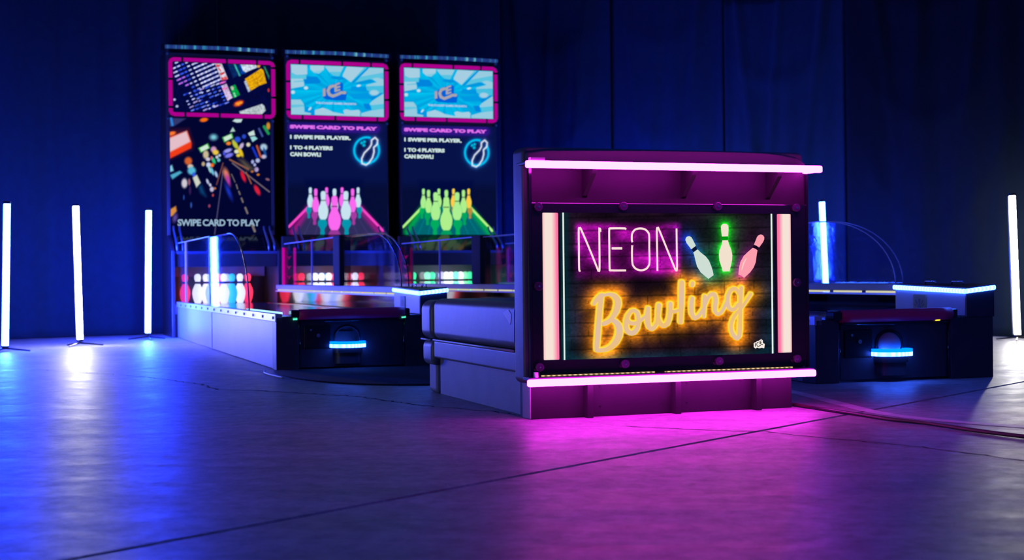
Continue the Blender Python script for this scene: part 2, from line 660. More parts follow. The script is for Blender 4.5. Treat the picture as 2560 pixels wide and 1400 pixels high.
def drape(a, b, h, label, seed, sag=0.0, swag=False, amp=.05):
    a, b = Vector(a), Vector(b)
    L = (b - a).length
    t = (b - a) / L
    n = Vector((t.y, -t.x))
    nu, nz = max(30, int(L / .025)), 44
    r = random.Random(seed)
    ph = [r.uniform(0, 6.28) for _ in range(8)]
    fr = [r.uniform(.8, 1.2) for _ in range(8)]
    m = MB()
    vs, fs = [], []
    for j in range(nz + 1):
        zz = j / nz
        for i in range(nu + 1):
            s = i / nu
            x = s * L
            z = (h - sag * math.sin(math.pi * s) ** 2) * zz
            w = .35 + .65 * (1 - zz) if swag else 1.0
            d = amp * w * (.55 * math.sin(x * 5.3 * fr[0] + ph[0] + .5 * zz) + .42 * math.sin(x * 9.7 * fr[1] + ph[1])
                           + .25 * math.sin(x * 17.0 * fr[2] + ph[2] + .8 * zz) + .14 * math.sin(x * 31 * fr[3] + ph[3]))
            if swag:
                for k in range(1, 5):                      # hanging swags between the clips
                    zz0 = 1 - .16 * k - .20 * math.sin(math.pi * s) * k * .5
                    d += .022 * math.exp(-((zz - zz0) / .028) ** 2) * math.sin(math.pi * s)
                for cx_, sl in ((.12, .30), (.5, -.22), (.86, -.34)):  # diagonal pulls from the clips
                    d += .040 * math.exp(-((s - cx_ - sl * (1 - zz)) / .035) ** 2) * (zz ** 1.5)
            edge = min(1, min(s, 1 - s) * L / .06)
            p = a + t * x + n * (d * edge)
            vs.append((p.x, p.y, z + .006))
    for j in range(nz):
        for i in range(nu):
            k = j * (nu + 1) + i
            fs.append((k, k + 1, k + nu + 2, k + nu + 1))
    m.add(vs, fs)
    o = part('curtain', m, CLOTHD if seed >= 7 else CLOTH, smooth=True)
    s = o.modifiers.new('cloth', 'SOLIDIFY')
    s.thickness = .004
    tag(o, label, 'curtain', 'black curtains around the bowling area')
    return o


drape((-9.2, 9.3), (-4.55, 11.75), 3.6, 'dark blue curtain at the far left behind the leftmost light tube', 1)
drape((-4.56, 11.80), (-2.75, 13.35), 3.6, 'blue lit curtain behind the white and blue tubes left of the display cabinets', 2)
drape((-2.75, 13.42), (-.10, 14.40), 3.6, 'dark curtain hanging right behind the three tall display cabinets', 3)
drape((-.10, 14.45), (.98, 13.85), 3.6, 'navy curtain with swags just right of the display cabinets', 4, swag=True, amp=.045)
drape((.98, 13.9), (1.95, 13.02), 3.6, 'navy curtain with diagonal folds above the left half of the neon sign', 5, swag=True, amp=.045)
drape((1.96, 12.98), (2.82, 12.0), 2.98, 'lower hung curtain with a sagging top edge above the right end of the neon sign', 6, sag=.06, swag=True, amp=.035)
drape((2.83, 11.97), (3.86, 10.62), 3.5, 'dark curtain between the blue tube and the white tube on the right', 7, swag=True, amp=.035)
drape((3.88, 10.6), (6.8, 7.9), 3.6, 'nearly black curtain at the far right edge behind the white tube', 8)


# ================================================================== LIGHT TUBES
def tube_mat(name, col):
    return emit(name, col, 1.0)


TB = tube_mat('blue_tube_light', (5.0, 20.0, 560.0))
TBR = tube_mat('blue_tube_light_dim', (2.0, 10.0, 160.0))
TWN = tube_mat('white_tube_light', (72.0, 70.0, 68.0))
TWD = tube_mat('white_tube_light_dim', (34.0, 33.0, 32.0))


def light_tube(bot, top, mat, label, spin=0.0):
    t = thing('light_tube', label, 'light tube', (bot[0], bot[1], 0), 0, 'upright LED tubes on the floor')
    b = Vector((0, 0, bot[2]))
    e = Vector((top[0] - bot[0], 0, top[2]))
    ax = (e - b).normalized()
    part('tube', MB().tube([b, b.lerp(e, .5), e], .0215, 20), mat, t, smooth=True, label='glowing tube')
    side = Vector((-1, .35, 0)).normalized()
    part('back_rail', MB().tube([b + side * .024, e + side * .024], .010, 10), ALU, t, smooth=True)
    for q, s in ((b, -1), (e, 1)):
        part('end_cap', MB().tube([q, q + ax * s * .018], .025, 20), BLACKMETAL, t, smooth=False)
    part('stem', MB().tube([Vector((0, 0, .022)), b - ax * .018], .008, 10), BLACKMETAL, t)
    for k in range(3):
        a = spin + k * 2 * math.pi / 3
        part('leg', MB().tube([(0, 0, .026), (math.cos(a) * .17, math.sin(a) * .17, .006)], [.007, .005], 8), BLACKMETAL, t)
    return t


light_tube((-3.557, 9.97, .045), (-3.533, 9.97, 1.037), TB, 'leftmost blue light tube at the left edge, in front of the curtain', .1)
light_tube((-3.257, 10.71, .053), (-3.278, 10.71, 1.054), TWN, 'white light tube on a tripod between the two blue tubes on the left', .35)
light_tube((-3.009, 11.74, .058), (-2.992, 11.74, 1.065), TB, 'blue light tube standing just left of the city scene display cabinet', .9)
light_tube((-5.20, 5.2, .045), (-5.18, 5.2, 1.04), TWN, 'added white light tube, unseen past the left edge, level with the grey bench', .3)  # unseen tube added for more light on the bench
light_tube((.52, 13.15, .045), (.50, 13.15, 1.04), TB, 'added blue light tube, unseen behind the left part of the neon sign', .4)  # unseen tube added behind the sign to brighten the curtains
light_tube((1.50, 12.35, .045), (1.48, 12.35, 1.04), TWD, 'added white light tube, unseen behind the right part of the neon sign', .6)  # second unseen tube added for the curtain light
light_tube((2.505, 11.3, .05), (2.468, 11.3, 1.06), TBR, 'blue light tube behind the right lane, seen partly through its clear guard', .2)
light_tube((3.607, 10.16, .045), (3.577, 10.16, 1.033), TWN, 'white light tube at the far right edge, beside the right lane', .15)


# ================================================================== BOWLING LANES
LW = .955


def YZ(x0, x1):
    return lambda a, b, d: (d, a, b)


def guard(name, pts, x, t, parent, lbl=None):
    return part(name, MB().prism(pts, lambda a, b, d: (d, a, b), x, x + t), GLASS, parent)


def arc_pts(v_flat, v_arc, v_end, z0, z1, n=14):
    pts = [(v_flat, z0), (v_flat, z1)]
    for k in range(n + 1):
        a = math.pi / 2 * (1 - k / n)
        pts.append((v_arc - (v_arc - v_end) * math.cos(a), z0 + (z1 - z0) * math.sin(a)))
    return pts


def arch_front(x0, x1, z0, z1, ax0, ax1, az0, az1, y, depth):
    """front plate with an arched ball hole and the dark pocket behind it"""
    m = MB()
    n = 10
    cx, r = (ax0 + ax1) / 2, (ax1 - ax0) / 2
    zs = az1 - r * .85
    arch = [(cx - r * math.cos(math.pi * k / n), zs + (az1 - zs) * math.sin(math.pi * k / n)) for k in range(n + 1)]
    m.add([(x0, y, z0), (ax0, y, z0), (ax0, y, z1), (x0, y, z1)], [(0, 1, 2, 3)])
    m.add([(ax1, y, z0), (x1, y, z0), (x1, y, z1), (ax1, y, z1)], [(0, 1, 2, 3)])
    m.add([(ax0, y, z0), (ax1, y, z0), (ax1, y, az0), (ax0, y, az0)], [(0, 1, 2, 3)])
    for (a, b), (c, d) in zip(arch[:-1], arch[1:]):
        m.add([(a, y, b), (c, y, d), (c, y, z1), (a, y, z1)], [(0, 1, 2, 3)])
        m.add([(a, y, b), (c, y, d), (c, y + depth, d), (a, y + depth, b)], [(0, 1, 2, 3)])
    for a in (ax0, ax1):
        m.add([(a, y, az0), (a, y, zs), (a, y + depth, zs), (a, y + depth, az0)], [(0, 1, 2, 3)])
    m.add([(ax0, y, az0), (ax1, y, az0), (ax1, y + depth, az0), (ax0, y + depth, az0)], [(0, 1, 2, 3)])
    m.add([(ax0, y + depth, az0), (ax1, y + depth, az0), (ax1, y + depth, az1), (ax0, y + depth, az1)], [(0, 1, 2, 3)])
    rim = [(ax0, az0)] + arch + [(ax1, az0)]
    return m, rim


def tilt(m):
    # the console top dips towards its near inner corner
    m.v = [(x, y, z - .017 * max(0, 1 - (x - .79) / .17) * max(0, 1 - y / .56)) for x, y, z in m.v]
    return m


def lane(u0, v0, ve, label, guard_left, plate_mat, dot, back_guards):
    t = thing('bowling_lane', label, 'bowling lane', (*W(L0, u0, v0), 0), A, 'bowling lanes side by side')
    # outer side panel with trim
    part('side_panel', MB().box(0, .022, .02, ve, .004, .262), PANEL, t, bevel=.002)
    tr = part('trim_rail', MB().box(-.008, .03, .0, ve, .262, .305), TRIMMETAL, t, bevel=.003)
    nb = 15 if guard_left else 8
    for k in range(nb):
        y = .06 + .33 * k
        if y < ve - .05:
            part('bolt', MB().tube([(-.014, y, .284), (-.008, y, .284)], .008, 8), BLACKMETAL, tr)
    if guard_left:
        part('panel_seam', MB().box(-.003, .001, 2.55, 2.57, .01, .262), LAMGREY, t)
    # bed
    part('lane_bed', MB().box(.13, .765, .12, ve, .245, .285), BED, t)
    for x0, x1 in ((.03, .13), (.765, .845)):
        m = MB()
        n = 8
        cx, r = (x0 + x1) / 2, (x1 - x0) / 2
        prof = [(cx - r * math.cos(math.pi * k / n), .287 - r * .75 * math.sin(math.pi * k / n)) for k in range(n + 1)]
        poly = prof + [(x1, .20), (x0, .20)]
        m.prism(poly, lambda a, b, d: (a, d, b), .12, ve)
        part('gutter', m, BLACKGLOSS, t)
    part('lane_body', MB().box(.022, .93, .12, ve, .06, .20), BLACK, t)
    if guard_left:
        part('gutter_light', MB().box(.034, .05, .10, 1.25, .300, .312), emit('gutter_led', (.55, 1.1, 1.5), 1.0), t, label='pale blue light strip along the left gutter')
    # front
    part('left_pillar', MB().box(-.004, .118, 0, .12, .0, .288), BLACK, t, bevel=.004)
    part('right_pillar', MB().box(.715, LW, 0, .56, .0, .288), BLACK, t, bevel=.004)
    m, rim = arch_front(.118, .715, .012, .288, .318, .458, .112, .232, .014, .13)
    fp = part('front_panel', m, BLACK, t)
    part('arch_rim', MB().tube([(a, .012, b) for a, b in rim], .005, 8), BLACKMETAL, fp, smooth=True)
    for x in (.122, .711):
        part('corner_moulding', MB().tube([(x, .008, .014), (x, .008, .286)], .007, 10), BLACKGLOSS, fp, smooth=True)
    cd = part('coin_door', MB().box(.15, .296, .006, .014, .112, .238), BLACKMETAL, t, bevel=.006, seg=3)
    part('door_lock', MB().disc((.226, .185), .010, -.002, .007, 16), CHROME, cd)
    part('door_bolt', MB().disc((.186, .215), .006, .001, .007, 12), CHROME, cd)
    # ball tray with its light ring
    def half(rx, ry, n=18):
        return [(.388 - rx, .012)] + [(.388 - rx * math.cos(math.pi * k / n), .0 - ry * math.sin(math.pi * k / n) ** .8) for k in range(n + 1)] + [(.388 + rx, .012)]
    bt = part('ball_tray', MB().prism(half(.082, .062), lambda a, b, d: (a, b, d), .088, .116), BLACKMETAL, t)
    part('tray_cup', MB().prism(half(.072, .05), lambda a, b, d: (a, b, d), .03, .088), BLACK, bt)
    outer, inner = half(.098, .085), half(.066, .045)
    m = MB()
    n = len(outer)
    for z0, z1, mi in ((.118, .136, 0), (.136, .150, 1)):
        vs = [(a, b, z0) for a, b in outer] + [(a, b, z1) for a, b in outer] + [(a, b, z0) for a, b in inner] + [(a, b, z1) for a, b in inner]
        fs = []
        for i in range(n - 1):
            fs += [(i, i + 1, n + i + 1, n + i), (2 * n + i, 3 * n + i, 3 * n + i + 1, 2 * n + i + 1),
                   (n + i, n + i + 1, 3 * n + i + 1, 3 * n + i), (i, 2 * n + i, 2 * n + i + 1, i + 1)]
        m.add(vs, fs, mi)
    part('tray_light', m, [ICEBLUE, ICECYAN], t, label='ice blue light ring around the ball tray')
    # bumper bar
    part('bumper', MB().tube([(x, -.01 + .004 * math.sin(x * 9), .302 + .008 * (x - .4)) for x in np.linspace(.118, .705, 12)], .029, 18), REDPAD, t, smooth=True, label='dark red padded bumper bar')
    for x in (.092, .712):
        part('bumper_bracket', MB().box(x - .018, x + .024, -.03, .05, .284, .326), BLACKGLOSS, t, bevel=.006)
    part('bumper_lip', MB().tube([(x, -.006, .268 + .004 * math.sin(x * 14)) for x in np.linspace(.12, .70, 20)], .008, 10), BLACKGLOSS, t, smooth=True)
    for x, c in dot:
        part('indicator_light', MB().tube([(x, -.020, .276), (x + .022, -.020, .277)], .0045, 10), emit('indicator_' + c[0], c[1], 1.0), t, smooth=True, label='tiny %s light' % c[0])
    # divider with rail, light strips and guards on the right side
    dv0 = .56
    part('divider_panel', MB().box(.848, .862, dv0, ve, .10, .386), MIRROR, t)
    part('divider_panel', MB().box(.926, .94, dv0, ve, .10, .386), MIRROR, t)
    rl = part('divider_rail', MB().box(.838, .95, dv0, ve, .402, .440), pbr('rail_grey', (.33, .33, .37), .4, noise=.05), t, bevel=.004)
    part('rail_lip', MB().box(.833, .845, dv0, ve, .382, .392), TRIMMETAL, t)
    k = 0
    y = dv0 + .05
    while y < ve - .3:
        part('rail_strip', MB().box(.836, .846, y, y + .26, .3925, .4020), emit('cream_strip', (.62, .60, .42), 1.0), rl)
        y += .31
        k += 1
    for x in (.872, .918):
        part('divider_guard', MB().prism(arc_pts(1.98 + .26, 1.38, .66, .440, .785), lambda a, b, d: (d, a, b), x, x + .006), GLASS, t)
        pts = arc_pts(2.24, 1.38, .66, .440, .785)[1:]
        part('guard_edge', MB().tube([(x + .003, a, b) for a, b in pts], .004 if guard_left else .0028, 8), BLACKGLOSS if guard_left else EDGE, t, smooth=True)
    part('guard_post', MB().box(.852, .938, 2.25, 2.46, .440, .80), RUBBER, t, bevel=.012, seg=3)
    if back_guards:
        for y0, y1 in ((2.47, 3.44), (3.45, ve - .02)):
            part('divider_guard', MB().box(.90, .906, y0, y1, .440, .79), GLASS, t)
            part('guard_edge', MB().box(.899, .907, y0, y1, .790, .797), EDGE, t)
        for y0 in (3.445,):
            part('guard_edge', MB().box(.897, .909, y0 - .004, y0 + .004, .44, .79), EDGE, t)
    # console
    cs = part('console', MB().box(.80, LW, .002, .555, .290, .412), PANEL, t, bevel=.003)
    part('console_front', MB().box(.803, LW + .002, -.004, .0025, .286, .412), BLACK, cs)
    part('console_side', MB().box(LW, LW + .004, -.004, .555, .286, .412), BLACK, cs)
    part('console_top', tilt(MB().box(.796, LW + .004, -.006, .56, .432, .440)), BLACK, cs)
    part('console_light', tilt(MB().box(.790, LW + .010, -.012, .565, .412, .433)), ICEBLUE, t, bevel=.006, label='ice blue light strip around the console top')
    for y in (.15, .36):
        hd = MB().tube([(.87, y - .045, .437), (.87, y - .04, .452), (.87, y + .04, .452), (.87, y + .045, .437)], .004, 8)
        part('console_handle', hd, CHROME, cs, smooth=True)
    pl = part('emblem_plate', MB().box(.7955, .8005, .30, .40, .298, .388), plate_mat, t, label='yellowish plate with a pin and rays')
    # pin emblem with rays on the plate
    em = MB()
    X = .7952
    cy = .35
    pin = [(0, .004), (.010, .004), (.012, .018), (.006, .036), (.004, .044), (.007, .052), (.006, .060), (0, .064)]
    pin = pin + [(-a, b) for a, b in pin[::-1]]
    em.prism([(cy + a, .305 + b) for a, b in pin], lambda a, b, d: (d, a, b), X - .001, X)
    for an in (20, 48, 76, 104, 132, 160):
        a = math.radians(an)
        c, s = math.cos(a), math.sin(a)
        if 70 < an < 110:
            continue
        p0, p1 = (cy + c * .024, .325 + s * .022), (cy + c * .044, .325 + s * .048)
        nx, nz = -s * .0022, c * .0022
        em.prism([(p0[0] + nx, p0[1] + nz), (p1[0] + nx, p1[1] + nz), (p1[0] - nx, p1[1] - nz), (p0[0] - nx, p0[1] - nz)], lambda a_, b_, d: (d, a_, b_), X - .001, X)
    part('pin_emblem', em, BLACK, pl)
    return t


OLIVE = pbr('olive_plate', (.30, .29, .14), .5)
TEAL = pbr('teal_plate', (.06, .16, .20), .5)
GREEN_DOT = ('green', (.12, 1.3, .8))
YELL_DOT = ('yellow', (1.3, 1.0, .05))
l1 = lane(0, 0, 4.68, 'left bowling lane with a silver side panel and clear curved side guard', True, TEAL, ((.085, GREEN_DOT), (.69, GREEN_DOT)), True)
l2 = lane(1.05, 0, 4.68, 'middle bowling lane mostly hidden behind the grey bench and neon sign', False, TEAL, ((.69, GREEN_DOT),), True)
l3 = lane(2.045, -2.10, 6.78, 'right bowling lane reaching further forward, right of the neon sign', False, OLIVE, ((.62, YELL_DOT),), True)

# outer guard of the left lane
for y0, y1 in ((4.14, 4.66), (2.69, 4.13)):
    guard('side_guard', [(y0, .305), (y0, .80), (y1, .80), (y1, .305)], .004, .007, l1)
    part('guard_edge', MB().box(.003, .012, y0, y1, .80, .804), EDGE, l1)
guard('side_guard', arc_pts(2.68, 1.75, .96, .305, .795), .004, .007, l1)
part('guard_edge', MB().tube([(.0075, a, b) for a, b in arc_pts(2.68, 1.75, .96, .305, .795)[1:]], .0045, 8), BLACKGLOSS, l1, smooth=True)
for y in (2.685, 4.135):
    part('guard_edge', MB().box(.001, .014, y - .006, y + .006, .305, .80), EDGE, l1)


# ================================================================== DISPLAY CABINETS
CABV = 4.70
FACE = 5.0 - CABV
CU = (-.045, 1.0, 2.055)
CF = [np.array(W(L0, u, CABV)) for u in CU]
CAB_NAVY = pbr('cabinet_black', (.028, .03, .04), .35)
NEONM = emit('neon_frame', lin((172, 0, 140)), 1.0)
TUBE_TOP = None


def glint_tube_mat():
    m, nt, out = nmat('glint_tube')
    tc = nt.nodes.new('ShaderNodeTexCoord')
    mp = nt.nodes.new('ShaderNodeMapping')
    mp.inputs['Scale'].default_value = (26, .4, .4)
    nt.links.new(tc.outputs['Object'], mp.inputs[0])
    n = nt.nodes.new('ShaderNodeTexNoise')
    n.inputs['Scale'].default_value = 1.0
    n.inputs['Detail'].default_value = 3
    nt.links.new(mp.outputs[0], n.inputs['Vector'])
    cr = nt.nodes.new('ShaderNodeValToRGB')
    e = cr.color_ramp.elements
    e[0].position, e[0].color = .3, (*lin((20, 55, 130)), 1)
    e[1].position, e[1].color = .52, (*lin((45, 70, 150)), 1)
    for p, c in ((.57, (50, 110, 160)), (.62, (40, 170, 210)), (.66, (140, 190, 190)), (.7, (210, 220, 225))):
        x = e.new(p)
        x.color = (*lin(c), 1)
    nt.links.new(n.outputs['Fac'], cr.inputs[0])
    em = nt.nodes.new('ShaderNodeEmission')
    nt.links.new(cr.outputs[0], em.inputs[0])
    em.inputs[1].default_value = .8
    nt.links.new(em.outputs[0], out.inputs[0])
    return m


GLINTT = glint_tube_mat()

# ---- art traced from the photograph
z6 = zc(995, 155, 9.333)


def paint_ice(a):
    W1, W2, TQ = (165, 206, 226), (150, 203, 224), (90, 196, 224)
    P = lambda p, c, s=.7: a.poly(z6(p), c, s)
    cx, cy = z6([(1080, 740)])[0]
    ang = np.arctan2(a.Y - cy, a.X - cx)
    st = vnoise(ang * 9 + 50, np.hypot(a.X - cx, a.Y - cy) / 60, 3)
    a.C = a.C * (1 - .0) + (st[:, None] - .5) * np.array((0, 40, 22))
    P([(420, 500), (480, 430), (700, 430), (780, 530), (770, 580), (440, 600)], (0, 132, 220))
    P([(1000, 420), (1240, 430), (1330, 480), (1180, 500), (1020, 470)], (0, 145, 222))
    P([(1450, 640), (1770, 660), (1790, 760), (1430, 740)], (0, 150, 226))
    P([(1400, 830), (1850, 780), (1900, 930), (1500, 940)], (0, 152, 226), 2)
    P([(140, 150), (490, 165), (490, 380), (260, 400), (150, 340)], W1)
    P([(140, 340), (240, 390), (470, 390), (470, 490), (140, 490)], TQ)
    P([(140, 480), (400, 480), (420, 600), (420, 650), (140, 710)], W1)
    P([(200, 540), (400, 520), (410, 545), (200, 560)], TQ)
    P([(550, 170), (860, 170), (850, 270), (740, 360), (640, 340), (555, 260)], W1)
    P([(640, 310), (850, 270), (740, 360), (640, 340)], (130, 203, 224))
    P([(860, 180), (1290, 185), (1180, 410), (1060, 400), (960, 320)], W2)
    P([(960, 315), (1225, 315), (1180, 410), (1060, 400)], TQ)
    P([(1350, 190), (1740, 210), (1440, 550), (1260, 420), (1260, 380)], W1)
    P([(1740, 210), (1800, 212), (1490, 500), (1450, 540)], TQ)
    P([(1800, 212), (1850, 214), (1640, 430), (1500, 560), (1450, 560)], (0, 142, 222))
    P([(1850, 214), (2165, 222), (2165, 330), (1640, 430)], W2)
    P([(1640, 430), (2165, 330), (2165, 450), (1900, 480), (1530, 560)], TQ)
    P([(1530, 560), (1850, 480), (2000, 540), (1620, 610)], (0, 150, 222))
    P([(1900, 470), (2010, 440), (2165, 470), (2165, 630), (1770, 645), (1780, 610), (2010, 545)], W2)
    P([(1770, 645), (2165, 630), (2165, 790), (2000, 830), (1790, 730)], (70, 190, 224))
    P([(2060, 800), (2140, 790), (1900, 970), (1850, 900)], (0, 140, 220))
    a.ell(*z6([(1950, 790)])[0], 11.5, 6.8, W1)
    P([(2165, 800), (2165, 1050), (1880, 1080), (1840, 1050), (1900, 980)], W2)
    P([(1880, 1080), (2165, 1060), (2165, 1180), (1890, 1180)], (80, 195, 224))
    P([(1700, 1040), (1840, 1040), (1880, 1180), (1760, 1170)], (0, 130, 222))
    P([(2165, 1160), (2165, 1350), (1650, 1340), (1660, 1260), (1900, 1190)], W2)
    P([(1260, 1200), (1330, 1170), (1440, 1200), (1600, 1180), (1640, 1220), (1630, 1340), (1300, 1330)], W1)
    P([(640, 1200), (820, 1140), (950, 1190), (1050, 1240), (1300, 1290), (1300, 1330), (640, 1310)], W1)
    P([(440, 1110), (640, 1180), (640, 1310), (560, 1310), (430, 1250)], (0, 150, 226))
    P([(130, 960), (340, 960), (410, 1060), (420, 1240), (560, 1270), (560, 1310), (130, 1305)], W2)
    P([(130, 1080), (400, 1075), (400, 1120), (130, 1150)], (100, 196, 224))
    for x, y, rx, ry, an in ((460, 690, 5, 4.2, 0), (180, 790, 4.5, 4.5, 0), (1610, 630, 5.4, 2.8, -15), (540, 1170, 5.2, 2.6, -50)):
        a.ell(*z6([(x, y)])[0], rx, ry, (190, 222, 238), an)
    P([(815, 700), (900, 690), (930, 640), (1070, 590), (1200, 545), (1270, 590), (1260, 740), (1350, 790), (1320, 970), (1100, 970), (880, 950), (815, 890)], (0, 96, 216), .8)
    G = (168, 164, 174)
    P([(820, 705), (885, 695), (885, 870), (820, 890)], G)
    a.stroke(z6([(1050, 640), (975, 665), (935, 750), (965, 840), (1040, 875), (1150, 830), (1225, 790), (1300, 795)]), G, 7.4, .7)
    P([(1075, 605), (1130, 590), (1130, 765), (1075, 780)], G)
    for y0, y1 in ((610, 578), (685, 655), (757, 727)):
        a.stroke(z6([(1105, y0), (1185, y1)]), G, 4.6, .7)


z8 = zc(410, 135, 8.486)
z7 = zc(410, 290, 4.668)


def paint_city_screen(a):
    e1, e2 = np.array((.914, -.406)), np.array((.42, .905))
    rr = random.Random(11)

    def bar(p, L, w, col, soft=1.0, al=1.0):
        q = (p[0] + e1[0] * L, p[1] + e1[1] * L)
        a.stroke(z8([p, q]), col, w / 8.486, soft, al)
    for k in range(-2, 8):                                    # bright long windows
        S = np.array((690, 380)) + e2 * 88 * (k - 1)
        if k >= 6:
            continue
        bar(S, 430 - 6 * k, 44, (40, 60, 190), 1.2)
        bar(S, 430 - 6 * k, 30, (178, 186, 245))
        for q in (.0, .2, .45, .62, .9):
            c = S + e1 * (430 - 6 * k) * q
            a.ell(*z8([c])[0], 3.2, 2.0, (226, 228, 252), -24)
    for col_, off, wl in ((0, -120, 45), (1, -215, 34), (2, -320, 60), (3, -440, 90)):
        for k in range(-5, 8):
            S = np.array((690, 380)) + e2 * 88 * (k - 1) + e1 * off
            if S[1] > 690 - off * .25 and k > 3 + (col_ < 2) * 4:
                continue
            if S[0] < 170 or S[1] < 130 or (col_ >= 2 and S[1] > 690):
                continue
            c = (214, 220, 252) if (col_ in (0, 3) or rr.random() < .4) else (60, 90, 235)
            if col_ >= 2 and 480 < S[1] < 700:
                c = (205, 110, 235)
            bar(S, wl, 40, (25, 50, 190), 1.2, .9)
            bar(S, wl * .8, 30, c)
    for k in range(7):                                        # lower block
        S = np.array((430, 870)) + e2 * 78 * k * .95
        for j in range(8):
            p = S + e1 * 125 * j + np.array((0, 14 * j))
            if p[0] > 1270 + 10 * k or p[1] > 1235 or rr.random() < .12:
                continue
            c = rr.choice([(214, 218, 250), (60, 95, 235), (195, 175, 235), (120, 140, 245)])
            bar(p, rr.choice((30, 60, 90)), 34, (22, 50, 190), 1.2, .9)
            bar(p, rr.choice((20, 50, 75)), 26, c)
    for x, y in ((225, 970), (280, 1110), (1060, 1110)):
        a.ell(*z8([(x, y)])[0], 3.6, 3.2, (190, 195, 240))
    P = lambda p, c, s=.9: a.poly(z8(p), c, s)
    P([(1075, 170), (1215, 175), (1360, 530), (1220, 560)], (214, 205, 222))
    for pts in ([(1110, 265), (1180, 240)], [(1120, 225), (1170, 270)], [(1165, 310), (1200, 350)], [(1195, 425), (1275, 395)], [(1225, 440), (1270, 410)],
                [(1225, 520), (1320, 500)], [(1240, 550), (1330, 530)], [(1235, 510), (1260, 560)], [(1310, 490), (1330, 540)]):
        a.stroke(z8(pts), (214, 60, 70), 3.0, .9)
    P([(1180, 610), (1300, 570), (1320, 600), (1190, 650)], (235, 100, 200))
    P([(1215, 680), (1330, 630), (1460, 930), (1350, 1000)], (214, 190, 228))
    P([(1235, 735), (1345, 700), (1350, 740), (1255, 765)], (235, 110, 195))
    P([(1400, 700), (1510, 645), (1615, 870), (1480, 940)], (0, 165, 70))
    a.ell(*z8([(1450, 725)])[0], 3.4, 5.2, (214, 205, 195), -20)
    a.stroke(z8([(1490, 830), (1520, 900)]), (170, 235, 205), 3.4)
    P([(1340, 190), (1600, 200), (1640, 420), (1470, 520)], (8, 40, 100), 2)
    a.stroke(z8([(1495, 205), (1610, 460)]), (60, 190, 170), 4.0)
    P([(1590, 195), (1640, 200), (1740, 420), (1640, 430)], (0, 70, 170), 1.6)
    P([(1620, 200), (1960, 215), (1980, 290), (1860, 340), (1740, 395), (1680, 360)], (205, 220, 240))
    a.ell(*z8([(2010, 250)])[0], 4.8, 5.2, (215, 150, 60))
    P([(1720, 530), (2060, 310), (2110, 340), (2180, 620), (2010, 680), (1850, 780), (1800, 740)], (232, 170, 15))
    for p in ([(1830, 590), (2080, 450)], [(1870, 660), (2110, 560)], [(1960, 470), (2000, 640)]):
        a.stroke(z8(p), (196, 128, 10), 2.2, 1.2, .7)
    P([(1700, 585), (1740, 560), (1835, 790), (1790, 810)], (190, 205, 235))
    P([(2110, 260), (2150, 270), (2240, 470), (2230, 540)], (45, 140, 90), 1.2)
    a.ell(*z8([(1585, 1050)])[0], 12.5, 6.8, (235, 60, 25), -22, .35)
    a.ell(*z8([(1590, 1050)])[0], 10, 4.2, (255, 150, 45), -22, .3)
    a.ell(*z8([(2222, 770)])[0], 2.6, 4.6, (205, 45, 60))
    P([(1600, 1220), (2080, 1060), (2130, 1100), (2165, 1200), (2060, 1300), (1620, 1300)], (186, 200, 205), 1.1)
    nz = vnoise(a.X / 3.0, a.Y / 3.0, 8)
    a.C *= (.80 + .36 * nz)[:, None]


